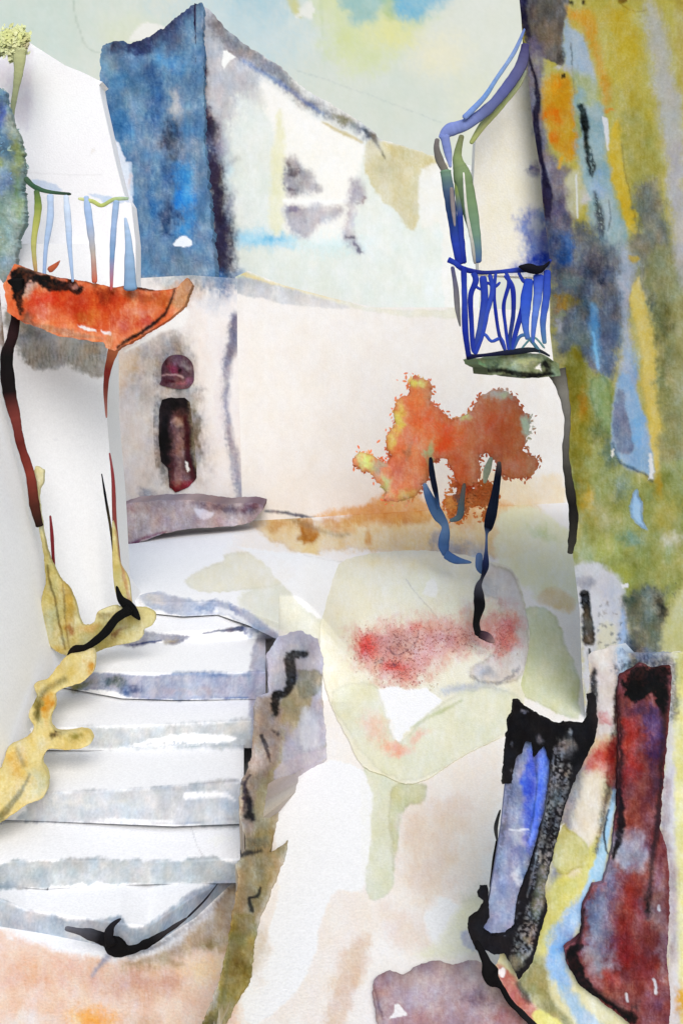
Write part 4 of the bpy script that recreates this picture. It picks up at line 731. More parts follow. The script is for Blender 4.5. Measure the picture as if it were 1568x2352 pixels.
CO = [(812, 1062), (822, 1044), (842, 1040), (866, 1050), (888, 1066), (894, 1050), (886, 1006), (904, 984), (906, 930), (922, 914), (940, 906), (942, 872), (962, 866), (988, 880), (990, 920), (1012, 944), (1036, 964), (1062, 956), (1084, 944), (1098, 914), (1130, 898), (1166, 902), (1182, 912), (1192, 936), (1216, 960), (1212, 1000), (1202, 1034), (1222, 1046), (1236, 1064), (1218, 1094), (1180, 1098), (1152, 1092), (1138, 1060), (1122, 1044), (1100, 1042), (1102, 1080), (1094, 1108), (1062, 1112), (1044, 1092), (1026, 1058), (996, 1062), (980, 1100), (950, 1140), (920, 1150), (884, 1146), (882, 1120), (850, 1090), (826, 1078)]
slab('crown', CO, 11.22, paint_crown, (226, 134, 92), th=.06, parent=ot, m=LEAF(), wob=7, puff=.07, pr=26, lump=.02, sm=True, ns=3)
leaves('crown', CO, 11.3, paint_crown, (222, 128, 88), 11000, 5, .08, ot, feather=11, lift=1.25)
def paint_lowc(g):
    g.blob(1070, 1115, 34, 24, (206, 96, 56), .9); g.blob(1110, 1130, 30, 26, (196, 110, 60), .9); g.blob(1030, 1150, 26, 26, (216, 150, 80), .9); g.blob(1055, 1150, 14, 40, (70, 90, 100), .85)
leaves('crown', [(1040, 1100), (1060, 1102), (1100, 1110), (1132, 1116), (1130, 1150), (1110, 1190), (1090, 1170), (1066, 1176), (1050, 1200), (1030, 1180), (1020, 1150), (1036, 1130)], 11.5, paint_lowc, (206, 124, 70), 2000, 5.2, .1, ot, feather=11, lift=1.3)
INK = (20, 26, 44); BLU = (60, 92, 140)
tube('trunk', [(988, 1050), (992, 1090), (1000, 1130), (1008, 1168)], [8, 14, 12, 5], [INK, INK, (14, 20, 40), BLU], 11.0, ot, m=WOOD())
tube('trunk', [(974, 1110), (984, 1140), (1004, 1180), (1022, 1210), (1018, 1250), (1024, 1276)], [8, 20, 26, 18, 26, 16], [(110, 136, 170), BLU, (70, 100, 140), (90, 120, 160), BLU, (70, 100, 150)], 11.1, ot, m=WOOD())
tube('trunk', [(1146, 1060), (1143, 1090), (1134, 1150), (1122, 1205), (1117, 1225), (1116, 1260), (1114, 1300), (1106, 1328), (1099, 1350), (1100, 1390), (1093, 1430), (1098, 1460)], [8, 15, 21, 24, 7, 7, 17, 9, 20, 26, 17, 18], [(110, 96, 90), INK, (24, 34, 54), (14, 18, 34), (90, 110, 150), (40, 50, 90), (14, 18, 40), (70, 70, 80), (14, 12, 18), (8, 8, 12), (12, 12, 18)], [11.0, 10.8, 9.5], ot, m=WOOD())
tube('branch', [(1022, 1272), (1046, 1286), (1082, 1292)], [22, 18, 5], [BLU, (64, 96, 150), (84, 116, 160)], 11.0, ot, m=WOOD())
tube('branch', [(1100, 1270), (1100, 1300), (1108, 1318)], [14, 18, 8], [(90, 116, 160), BLU], 11.0, ot, m=WOOD())
tube('branch', [(1032, 1196), (1054, 1186), (1060, 1150), (1066, 1110)], [8, 16, 12, 8], [(90, 110, 120), (80, 100, 110), (110, 100, 90)], 11.1, ot, m=WOOD())
tube('branch', [(1128, 1050), (1118, 1080), (1112, 1110)], [8, 16, 8], [(150, 160, 140), (166, 176, 150)], 11.1, ot, m=WOOD())
tube('root', [(1098, 1456), (1116, 1462), (1134, 1476)], [18, 22, 8], [(14, 12, 18), (70, 50, 60), (150, 120, 120)], 9.4, ot, m=WOOD())
# ------------------------------------------------------------------ mauve boulder at the bottom
def paint_rock(g):
    g.blob(920, 2200, 70, 60, (176, 150, 150), .7); g.blob(1100, 2290, 60, 40, (116, 88, 104), .85); g.blob(1060, 2240, 120, 60, (182, 164, 168), .8); g.blob(960, 2340, 120, 40, (170, 130, 134), .7); g.blob(1160, 2340, 80, 40, (170, 116, 120), .8)
    g.blob(878, 2250, 26, 60, (160, 116, 120), .7); g.line([(860, 2260), (866, 2290), (880, 2340)], 5, (110, 76, 90), .7, soft=4); g.poly([(905, 2308), (914, 2306), (936, 2332), (912, 2336), (892, 2340), (902, 2326)], (238, 234, 232), .97, soft=1.5, sm=False, warp=1); g.blob(1130, 2210, 60, 30, (196, 176, 180), .7)
rk = slab('boulder', [(856, 2260), (868, 2240), (896, 2230), (926, 2238), (960, 2218), (996, 2206), (1040, 2214), (1090, 2206), (1130, 2226), (1180, 2290), (1240, 2360), (1290, 2440), (880, 2440), (872, 2380), (858, 2300)], lambda x, y: gY(x, y) - .03, paint_rock, (178, 154, 158), th=.0, m=STONE(), wob=3, puff=.07, pr=50, tvec=(0, .1, -.15), sm=True, ns=3)
tag(rk, 'flat mauve boulder in the bottom foreground with a white fleck', 'boulder')

# ------------------------------------------------------------------ ochre house on the right
hr = thing('ochre_house', 'tall ochre, green and blue streaked house filling the right edge', 'house', (2.4, 7, .2))
YRr = plane((1345, 1650, 8.5), (1195, 0, 8.5), (1568, 2352, 7.9))
def paint_R(g):
    g.poly([(1180, -20), (1620, -20), (1620, 760), (1500, 600), (1300, 560), (1180, 400)], (205, 193, 100), .95, soft=30)
    # upper part
    g.poly([(1200, -20), (1298, -20), (1296, 60), (1296, 130), (1290, 154), (1272, 142), (1240, 130), (1224, 108), (1206, 90)], (122, 114, 104), .97, soft=3, warp=3, rim=.2)
    g.blob(1265, 70, 26, 50, (150, 138, 122), .7); g.blob(1222, 20, 22, 60, (100, 92, 96), .7); g.blob(1286, 130, 12, 26, (70, 64, 60), .8)
    g.line([(1194, -10), (1196, 20), (1206, 60), (1216, 105)], [34, 26, 14, 8], (40, 34, 62), .95, soft=6, warp=3)
    g.poly([(1300, 14), (1320, 26), (1360, 24), (1370, 80), (1350, 60), (1310, 34)], (233, 176, 63), .8, soft=10)
    g.poly([(1302, 30), (1350, 30), (1370, 110), (1400, 200), (1386, 230), (1364, 130), (1330, 60)], (231, 165, 54), .85, soft=16, warp=5)
    g.blob(1440, 120, 50, 110, (214, 193, 79), .8); g.blob(1430, 60, 60, 50, (216, 193, 84), .7); g.blob(1460, 300, 30, 100, (205, 189, 92), .6)
    g.poly([(1478, 10), (1500, 10), (1530, 80), (1546, 180), (1568, 260), (1568, 460), (1540, 470), (1520, 300), (1500, 180)], (201, 199, 193), .85, soft=18, warp=5); g.blob(1550, 400, 30, 120, (193, 189, 197), .8)
    g.poly([(1550, 0), (1600, 0), (1600, 250), (1560, 180)], (197, 178, 96), .85, soft=12)
    g.poly([(1412, -10), (1422, 8), (1440, 2), (1430, -10)], (130, 90, 30), .8, soft=3); g.line([(1424, 8), (1440, 20), (1462, 28), (1482, 22)], 2, (150, 120, 60), .7)
    for c in [(1312, 6), (1340, 5)]: g.blob(c[0], c[1], 9, 12, (60, 54, 40), .9, warp=1)
    g.blob(1430, 110, 60, 130, (214, 186, 58), .7); g.blob(1400, 40, 70, 50, (214, 184, 64), .6); g.blob(1450, 230, 40, 90, (206, 182, 70), .5); g.line([(1212, 120), (1222, 220), (1232, 330), (1246, 430)], 20, (64, 56, 92), .6, soft=12, fine=4)
    # pale blue streak
    g.poly([(1300, 40), (1312, 60), (1340, 90), (1354, 130), (1368, 190), (1364, 240), (1340, 240), (1316, 180), (1300, 160), (1294, 110)], (180, 199, 212), .95, soft=6, warp=3)
    g.blob(1334, 150, 20, 40, (165, 195, 218), .7); g.line([(1310, 100), (1314, 160), (1318, 230)], [3, 4, 2], (96, 104, 110), .75); g.line([(1326, 150), (1328, 200)], 3, (130, 150, 150), .6)
    # violet grey column behind the balcony, with the ink line
    g.poly([(1214, 90), (1244, 110), (1250, 180), (1250, 240), (1256, 320), (1270, 360), (1290, 400), (1310, 440), (1310, 560), (1250, 600), (1236, 400), (1216, 300), (1206, 200)], (120, 112, 136), .9, soft=12, warp=6)
    g.blob(1232, 140, 20, 30, (168, 163, 147), .8); g.blob(1290, 400, 30, 40, (140, 134, 150), .8); g.blob(1285, 480, 34, 60, (96, 90, 126), .85); g.blob(1310, 165, 20, 20, (210, 203, 195), .7); g.blob(1285, 155, 22, 10, (216, 212, 205), .8)
    g.line([(1198, 88), (1214, 130), (1228, 180), (1236, 230), (1230, 270), (1236, 330), (1248, 390), (1254, 430), (1256, 490)], [4, 6, 8, 14, 16, 14, 12, 20, 18], (26, 20, 44), .97, soft=3, warp=2)
    g.line([(1256, 440), (1260, 520), (1262, 600)], [18, 14, 10], (50, 44, 74), .8, soft=6)
    g.poly([(1248, 190), (1264, 170), (1288, 172), (1310, 190), (1318, 240), (1326, 320), (1324, 350), (1306, 370), (1290, 360), (1268, 330), (1256, 290), (1248, 240)], (222, 163, 42), .97, soft=8, warp=3)
    g.blob(1275, 200, 20, 34, (252, 147, 21), .9); g.blob(1268, 260, 26, 30, (239, 126, 21), .85); g.blob(1300, 230, 18, 40, (226, 172, 46), .9); g.blob(1275, 310, 20, 30, (233, 134, 29), .8); g.blob(1300, 300, 24, 44, (214, 168, 46), .8); g.line([(1282, 385), (1290, 362)], 7, (247, 189, 52), .8, soft=4)
    g.blob(1294, 175, 6, 7, (40, 40, 30), .9, warp=0, soft=.4)
    g.poly([(1312, 170), (1340, 170), (1370, 200), (1376, 260), (1350, 260), (1330, 240)], (184, 193, 121), .8, soft=12)
    # green blue streaks with black strokes
    g.poly([(1320, 200), (1350, 230), (1380, 240), (1390, 330), (1400, 400), (1420, 480), (1440, 560), (1400, 600), (1360, 520), (1340, 440), (1330, 380), (1320, 300)], (163, 191, 197), .92, soft=10, warp=5)
    g.blob(1372, 300, 14, 60, (157, 189, 199), .8); g.blob(1370, 430, 26, 50, (147, 184, 216), .85); g.blob(1395, 510, 30, 60, (176, 195, 205), .8); g.blob(1346, 235, 20, 20, (168, 184, 115), .8); g.blob(1324, 290, 12, 50, (178, 178, 84), .7)
    g.line([(1334, 246), (1342, 280), (1346, 330), (1352, 400)], [16, 20, 12, 7], (16, 20, 16), .95, soft=4, fine=2); g.line([(1352, 340), (1360, 380), (1358, 405)], [10, 12, 4], (36, 50, 50), .85, soft=4, dry=.25)
    g.line([(1364, 440), (1374, 480), (1380, 520), (1382, 538)], [5, 16, 16, 8], (54, 64, 70), .88, soft=6, dry=.2); g.line([(1396, 460), (1402, 500), (1396, 530)], [3, 5, 3], (96, 106, 110), .7)
    g.poly([(1303, 400), (1324, 396), (1336, 420), (1344, 440), (1330, 480), (1310, 500), (1300, 460)], (214, 210, 172), .85, soft=8); g.blob(1336, 450, 14, 26, (224, 216, 216), .9); g.line([(1322, 402), (1325, 500)], 4, (249, 245, 237), .95, soft=1.5, warp=.5, fine=.3)
    g.poly([(1380, 266), (1394, 272), (1397, 310), (1398, 346), (1394, 348), (1386, 300)], (249, 243, 241), 1, soft=1.2, sm=False, warp=.6, fine=.4)
    g.blob(1396, 248, 22, 11, (233, 157, 63), .9)
    g.poly([(1400, 300), (1424, 270), (1426, 340), (1430, 390), (1446, 430), (1450, 470), (1462, 510), (1464, 540), (1450, 530), (1434, 520), (1428, 480), (1410, 430), (1400, 380)], (226, 195, 73), .95, soft=5, warp=3); g.line([(1427, 330), (1432, 390), (1446, 440), (1452, 480), (1464, 540)], 3, (140, 120, 40), .7, soft=3)
    g.poly([(1430, 260), (1500, 280), (1520, 400), (1530, 520), (1500, 560), (1460, 520), (1446, 430), (1430, 360)], (172, 168, 92), .8, soft=18, warp=8)
    g.poly([(1460, 440), (1500, 410), (1530, 500), (1536, 640), (1500, 700), (1450, 640), (1440, 560), (1465, 520)], (120, 124, 124), .85, soft=18, warp=8); g.blob(1470, 480, 26, 40, (130, 140, 130), .7)
    # the dark cloud of blue and slate
    g.poly([(1250, 520), (1310, 510), (1360, 520), (1400, 560), (1446, 600), (1450, 700), (1430, 780), (1400, 860), (1340, 860), (1300, 820), (1270, 760), (1256, 640)], (92, 100, 120), .93, soft=24, warp=12)
    g.blob(1295, 580, 34, 60, (50, 92, 150), .9); g.blob(1305, 560, 20, 60, (63, 111, 174), .8); g.blob(1265, 560, 14, 50, (60, 70, 110), .7); g.blob(1350, 620, 40, 70, (62, 66, 90), .8); g.blob(1385, 620, 30, 60, (60, 66, 84), .8); g.blob(1385, 645, 16, 12, (34, 44, 66), .9)
    g.blob(1345, 700, 40, 50, (76, 86, 88), .8); g.blob(1310, 650, 40, 26, (96, 124, 130), .7); g.blob(1400, 720, 26, 90, (88, 88, 106), .8); g.blob(1300, 690, 46, 26, (150, 134, 60), .9); g.blob(1285, 697, 20, 22, (184, 136, 42), .9); g.blob(1285, 720, 24, 16, (157, 168, 126), .7)
    g.poly([(1430, 560), (1448, 590), (1450, 650), (1440, 700), (1450, 800), (1460, 900), (1480, 1000), (1470, 1070), (1440, 1080), (1410, 1000), (1420, 900), (1430, 760), (1420, 640)], (176, 189, 205), .93, soft=12, warp=5)
    g.blob(1436, 670, 12, 60, (195, 193, 199), .8); g.blob(1450, 880, 26, 130, (157, 184, 216), .8); g.blob(1400, 780, 40, 70, (110, 122, 146), .7)
    g.poly([(1358, 700), (1370, 710), (1376, 760), (1378, 850), (1366, 840), (1352, 770), (1352, 720)], (100, 157, 205), .85, soft=9); g.line([(1361, 765), (1366, 800), (1372, 844)], [6, 7, 8], (126, 193, 243), .95, soft=2)
    g.blob(1330, 780, 46, 60, (126, 138, 134), .75); g.blob(1290, 770, 30, 50, (157, 165, 168), .7); g.blob(1280, 745, 18, 26, (205, 205, 216), .7); g.blob(1392, 840, 30, 50, (96, 112, 140), .7)
    g.poly([(1444, 586), (1470, 588), (1464, 600), (1450, 602)], (199, 163, 42), .85, soft=4); g.blob(1460, 625, 16, 24, (150, 150, 80), .8)
    g.poly([(1462, 640), (1470, 640), (1480, 700), (1498, 750), (1504, 830), (1508, 900), (1518, 960), (1514, 1030), (1506, 1080), (1500, 1090), (1490, 1030), (1486, 960), (1474, 880), (1470, 800), (1456, 730), (1444, 690), (1450, 660)], (228, 205, 115), .97, soft=4, warp=3, rim=.12)
    g.poly([(1480, 640), (1510, 560), (1560, 560), (1600, 600), (1600, 1300), (1530, 1200), (1510, 1050), (1518, 960), (1508, 860), (1500, 750)], (150, 150, 104), .9, soft=12, warp=8)
    g.blob(1520, 740, 34, 90, (112, 116, 80), .85); g.blob(1525, 860, 30, 60, (104, 110, 60), .7); g.blob(1490, 690, 14, 50, (90, 100, 90), .7); g.poly([(1545, 460), (1600, 460), (1600, 640), (1556, 640)], (199, 195, 195), .8, soft=14); g.blob(1560, 760, 20, 180, (176, 176, 130), .7)
    # green lower part
    g.poly([(1286, 880), (1310, 810), (1322, 800), (1340, 830), (1380, 860), (1410, 900), (1410, 1030), (1450, 1080), (1495, 1100), (1530, 1060), (1600, 1100), (1600, 1460), (1540, 1480), (1440, 1420), (1400, 1340), (1310, 1320), (1300, 1100)], (157, 163, 96), .95, soft=8, warp=6)
    g.poly([(1290, 880), (1310, 815), (1330, 806), (1350, 860), (1360, 960), (1350, 1060), (1330, 1160), (1310, 1060), (1300, 960)], (146, 136, 44), .85, soft=14, warp=6); g.blob(1336, 930, 20, 50, (176, 126, 31), .7); g.blob(1350, 1150, 30, 60, (205, 168, 56), .85); g.blob(1320, 1220, 20, 60, (195, 184, 105), .7)
    g.poly([(1360, 870), (1390, 870), (1404, 930), (1400, 1000), (1370, 960), (1356, 910)], (147, 172, 121), .8, soft=8, rim=.3, rimcol=(60, 90, 50)); g.blob(1374, 990, 34, 40, (96, 110, 60), .8)
    g.blob(1400, 1040, 34, 50, (90, 110, 96), .75); g.blob(1425, 1120, 34, 60, (120, 140, 120), .7); g.blob(1380, 1190, 40, 50, (184, 180, 126), .75); g.blob(1530, 1180, 50, 90, (189, 180, 105), .8); g.blob(1510, 1110, 18, 50, (199, 168, 63), .7)
    g.poly([(1412, 880), (1440, 860), (1470, 930), (1490, 990), (1496, 1060), (1498, 1100), (1470, 1080), (1440, 1070), (1410, 1040), (1406, 1000)], (157, 191, 222), .92, soft=5, warp=3); g.poly([(1412, 900), (1430, 900), (1440, 960), (1456, 1020), (1448, 1040), (1416, 1036), (1408, 980)], (116, 124, 150), .85, soft=5); g.blob(1470, 1000, 24, 50, (136, 191, 233), .8)
    g.line([(1408, 1020), (1420, 1058), (1450, 1075), (1480, 1090), (1496, 1106)], 5, (50, 76, 90), .75, soft=4)
    g.poly([(1486, 1040), (1492, 1040), (1500, 1096), (1490, 1102)], (249, 245, 239), .95, soft=1.5, sm=False); g.poly([(1404, 1032), (1412, 1030), (1408, 1046), (1402, 1050)], (243, 239, 226), .95, soft=1.2, sm=False)
    g.poly([(1455, 1125), (1462, 1122), (1466, 1140), (1475, 1155), (1474, 1180), (1480, 1204), (1486, 1218), (1464, 1206), (1448, 1186), (1446, 1165), (1450, 1140)], (174, 210, 241), 1, soft=1.5, rim=.4, rimcol=(60, 90, 110), warp=1, sm=False)
    g.blob(1450, 1240, 40, 26, (110, 150, 130), .7); g.blob(1400, 1260, 60, 40, (178, 189, 105), .6); g.blob(1340, 1270, 40, 50, (178, 193, 147), .7); g.blob(1425, 1320, 50, 40, (180, 184, 94), .7); g.blob(1540, 1240, 40, 30, (220, 216, 195), .7)
    # grey white splashed part
    g.poly([(1308, 1300), (1360, 1290), (1410, 1320), (1430, 1360), (1440, 1420), (1450, 1500), (1440, 1560), (1400, 1700), (1330, 1700), (1340, 1600), (1330, 1450), (1318, 1380)], (216, 216, 222), .93, soft=10, warp=5)
    g.blob(1340, 1345, 40, 26, (157, 157, 168), .8); g.blob(1400, 1380, 34, 60, (199, 205, 220), .7); g.poly([(1372, 1450), (1410, 1440), (1420, 1540), (1400, 1640), (1370, 1620)], (226, 222, 195), .85, soft=10)
    g.poly([(1426, 1400), (1440, 1440), (1444, 1520), (1430, 1560), (1420, 1500)], (168, 195, 233), .9, soft=9)
    g.poly([(1436, 1370), (1520, 1350), (1530, 1440), (1526, 1520), (1480, 1540), (1444, 1520), (1440, 1440)], (104, 114, 110), .9, soft=14, warp=8); g.blob(1516, 1400, 16, 60, (34, 38, 36), .85); g.blob(1455, 1380, 26, 20, (84, 104, 90), .7); g.blob(1470, 1500, 50, 26, (96, 100, 120), .8); g.blob(1450, 1480, 20, 40, (60, 74, 96), .7)
    g.blob(1560, 1440, 40, 120, (193, 189, 100), .8); g.poly([(1420, 1342), (1440, 1340), (1440, 1348), (1424, 1350)], (249, 252, 245), .95, soft=1.2, sm=False)
    for k in range(46):
        x = 1370 + 60 * _h(k, 3, 1) ; y = 1380 + 280 * _h(k, 5, 2); g.blob(x, y, 4 + 6 * _h(k, 6, 2), 3 + 6 * _h(k, 7, 2), (96, 92, 96), .6, warp=4, fine=3)
    for k in range(24):
        x = 1470 + 90 * _h(k, 13, 1); y = 1330 + 90 * _h(k, 15, 2); g.blob(x, y, 3.5, 3.5, (60, 70, 60), .7, warp=1)
    g.line([(1342, 1368), (1346, 1410), (1356, 1460)], [24, 20, 14], (12, 12, 12), .95, soft=3, fine=2); g.poly([(1336, 1400), (1350, 1395), (1364, 1468), (1340, 1478), (1336, 1440)], (76, 72, 64), .9, soft=4, rim=.6, rimcol=(16, 16, 14))
    g.line([(1350, 1500), (1356, 1520), (1368, 1560), (1370, 1640)], [6, 8, 14, 16], (96, 92, 88), .8, soft=5, dry=.2); g.line([(1350, 1490), (1356, 1512)], [5, 9], (14, 14, 14), .95)
    g.poly([(1520, 1440), (1620, 1400), (1620, 2400), (1560, 2400), (1550, 2000), (1540, 1700)], (216, 214, 157), .9, soft=12); g.blob(1568, 2300, 40, 60, (210, 157, 42), .8); g.blob(1568, 1900, 16, 160, (216, 205, 126), .7)
slab('facade', [(1186, -60), (2300, -260), (2300, 2700), (1568, 2430), (1480, 2140), (1380, 1760), (1345, 1665), (1336, 1560), (1330, 1400), (1314, 1270), (1308, 1180), (1300, 1000), (1286, 890), (1272, 850), (1262, 760), (1262, 600), (1246, 470), (1238, 380), (1222, 280), (1212, 180), (1200, 110), (1196, 40)], YRr, paint_R, (196, 188, 120), parent=hr, tvec=(3, .4, 0))
tube('corner_pipe', [(1276, 850), (1290, 890), (1302, 960), (1298, 1040), (1306, 1110), (1316, 1180), (1314, 1230), (1308, 1272)], [46, 28, 16, 16, 20, 22, 20, 14], [(70, 68, 64), (120, 118, 112), (96, 94, 90), (60, 58, 54), (24, 22, 22), (40, 38, 34), (56, 54, 48)], 8.3, hr, m=WOOD(), jit=.2)
# balcony of the ochre house
bal = bpy.data.objects.new('balcony', None); COL.objects.link(bal); bal.parent = hr; bal.empty_display_size = .1
def paint_back(g):
    g.blob(1170, 450, 80, 160, (228, 224, 204), .6); g.poly([(1190, 500), (1268, 480), (1268, 620), (1180, 625), (1205, 580)], (60, 96, 190), .8, soft=20, warp=6, fine=4); g.blob(1240, 590, 34, 30, (30, 62, 178), .85); g.blob(1230, 520, 24, 40, (214, 216, 214), .6)
    g.blob(1232, 395, 26, 30, (84, 80, 140), .9, warp=6); g.line([(1214, 120), (1224, 200), (1232, 300)], 18, (110, 104, 140), .6, soft=14)
slab('back_wall', [(1092, 312), (1150, 240), (1190, 190), (1210, 140), (1240, 200), (1262, 380), (1280, 640), (1100, 630), (1085, 450)], 8.75, paint_back, (232, 228, 216), th=.2, parent=bal)
B1 = (40, 62, 160); B2 = (24, 40, 140); GR = (120, 140, 100); LAV = (120, 134, 190)
tube('canopy_rib', [(1204, 66), (1180, 120), (1140, 180), (1110, 225), (1064, 272)], [6, 10, 10, 12, 14], [(100, 120, 180), (130, 156, 200), (110, 146, 200), (120, 144, 204)], 8.2, bal)
tube('canopy_rib', [(1206, 100), (1196, 150), (1160, 205), (1120, 250), (1070, 285), (1030, 300), (1012, 320)], [18, 26, 26, 26, 26, 30, 16], [(60, 56, 100), (90, 90, 130), (90, 96, 150), (96, 104, 150), LAV, LAV, (130, 144, 204)], 8.25, bal)
tube('canopy_rib', [(1204, 160), (1186, 195), (1150, 240), (1110, 285), (1080, 330)], [14, 18, 18, 18, 10], [(150, 160, 150), (180, 190, 150), (176, 190, 130), (180, 186, 130), (160, 170, 100)], 8.35, bal)
tube('post', [(1004, 318), (1002, 340), (1010, 370), (1024, 396)], [10, 14, 18, 16], [(110, 104, 104), (104, 100, 96), (120, 116, 106)], 8.2, bal)
tube('post', [(1020, 310), (1028, 350), (1034, 385)], [22, 18, 6], [LAV, LAV, (150, 160, 206)], 8.2, bal)
tube('post', [(1060, 310), (1050, 360), (1060, 400), (1076, 470), (1090, 540), (1096, 604)], [12, 20, 40, 36, 26, 20], [(110, 110, 80), (130, 146, 96), GR, (110, 136, 100), (110, 140, 120), (60, 90, 150)], 8.2, bal, flat=.5)
tube('post', [(1022, 390), (1030, 440), (1038, 500), (1046, 560), (1056, 608)], [26, 26, 22, 20, 18], [(110, 140, 110), (70, 90, 120), (40, 66, 120), B1, B2], 8.15, bal, flat=.5)
tube('post', [(1048, 400), (1052, 440), (1056, 500), (1058, 560), (1062, 606)], [14, 16, 14, 18, 20], [(120, 144, 90), (140, 160, 90), B1, B1, B2], 8.2, bal, flat=.5)
tube('post', [(1036, 430), (1040, 480), (1044, 520)], [8, 10, 4], [(130, 120, 116), (140, 134, 140)], 8.05, bal)
tube('post', [(1064, 396), (1070, 480), (1084, 560), (1090, 606)], [4, 7, 8, 6], [(226, 224, 216), (190, 190, 180), (130, 126, 120)], 8.1, bal)
YQ = 8.0
tube('handrail', [(1028, 596), (1044, 604), (1064, 618), (1110, 626), (1170, 622), (1210, 618), (1250, 612), (1264, 596)], [14, 12, 12, 10, 10, 14, 8, 6], [B2, B1, B2, (30, 40, 110), B1, (16, 18, 40), (14, 16, 40), B1], YQ, bal)
tube('handrail', [(1190, 612), (1215, 616), (1240, 620), (1262, 600)], [4, 22, 14, 4], [(14, 14, 24)], 7.95, bal)
tube('floor_rail', [(1070, 820), (1110, 816), (1180, 808), (1230, 804), (1262, 818)], [14, 8, 14, 10, 4], [(20, 22, 60), (20, 22, 50), (30, 36, 44), (24, 30, 40)], YQ, bal)
def bar(pts, w=8, cols=(B1, B2, B1), y=YQ): tube('bar', pts, w, list(cols), y, bal)
tube('corner_post', [(1064, 612), (1066, 680), (1068, 760), (1076, 820)], [14, 13, 14, 12], [B2, B1, B2, (20, 30, 100)], YQ - .05, bal)
tube('corner_post', [(1038, 612), (1046, 660), (1050, 710), (1056, 750)], [8, 12, 12, 3], [(70, 70, 110), (110, 108, 112), (120, 118, 116)], YQ, bal)
bar([(1086, 626), (1092, 645), (1080, 680), (1082, 740), (1086, 800), (1096, 812)], [14, 14, 12, 12, 8])
bar([(1108, 634), (1112, 680), (1108, 720), (1098, 770), (1086, 806)], [16, 18, 14, 8], (B1, B1, (60, 80, 150), B2))
bar([(1124, 630), (1130, 670), (1116, 720), (1106, 770), (1092, 810)], [10, 14, 10], (B1, (50, 74, 170), B1))
bar([(1138, 626), (1134, 670), (1138, 720), (1146, 770), (1160, 806)], 8, (B1, B2, (50, 60, 120)))
bar([(1160, 624), (1168, 650), (1156, 700), (1160, 750), (1168, 808)], [8, 10, 8, 8])
bar([(1158, 632), (1176, 660), (1178, 720), (1170, 780), (1176, 810)], [8, 12, 9, 8], (B1, B2, (40, 54, 110), (50, 80, 140)))
bar([(1190, 626), (1200, 644), (1212, 656), (1196, 720), (1182, 770), (1174, 808)], [8, 9, 14, 12, 8])
bar([(1214, 640), (1206, 700), (1206, 750), (1212, 780)], [22, 26, 16, 12], ((40, 70, 180), (50, 84, 190), (70, 104, 190), (70, 100, 150)))
bar([(1236, 630), (1234, 680), (1226, 740), (1222, 790)], [24, 20, 14, 8], ((40, 66, 180), (90, 120, 200), (60, 90, 170)))
bar([(1256, 620), (1254, 680), (1246, 740), (1250, 790)], [16, 18, 14, 10], ((40, 66, 170), (60, 88, 180), (80, 120, 150)))
bar([(1086, 800), (1096, 778), (1112, 768), (1128, 784), (1150, 778), (1160, 808)], 8, (B1, (50, 80, 170), B1))
bar([(1176, 806), (1190, 776), (1206, 770), (1222, 786), (1240, 810)], 8, ((50, 80, 150), (60, 100, 140), (70, 110, 120)))
bar([(1190, 812), (1206, 790), (1226, 775), (1250, 800)], 5, ((80, 120, 130), (90, 130, 130)))
bar([(1086, 650), (1102, 664), (1120, 650), (1134, 660), (1148, 648)], 7)
def paint_under(g):
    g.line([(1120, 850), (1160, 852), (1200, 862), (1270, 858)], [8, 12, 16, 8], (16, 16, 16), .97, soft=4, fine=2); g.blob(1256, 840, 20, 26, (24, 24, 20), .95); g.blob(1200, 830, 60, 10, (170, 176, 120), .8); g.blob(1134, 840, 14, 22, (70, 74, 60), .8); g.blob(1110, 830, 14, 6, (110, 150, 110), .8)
    g.poly([(1226, 846), (1242, 836), (1242, 850)], (238, 236, 230), .95, soft=1.5, sm=False)
slab('floor', [(1094, 824), (1130, 824), (1180, 812), (1240, 812), (1262, 822), (1282, 836), (1286, 862), (1240, 868), (1200, 868), (1160, 860), (1120, 862), (1118, 846), (1098, 836)], 8.05, paint_under, (128, 138, 108), th=.9, parent=bal, m=STONE(), wob=2)
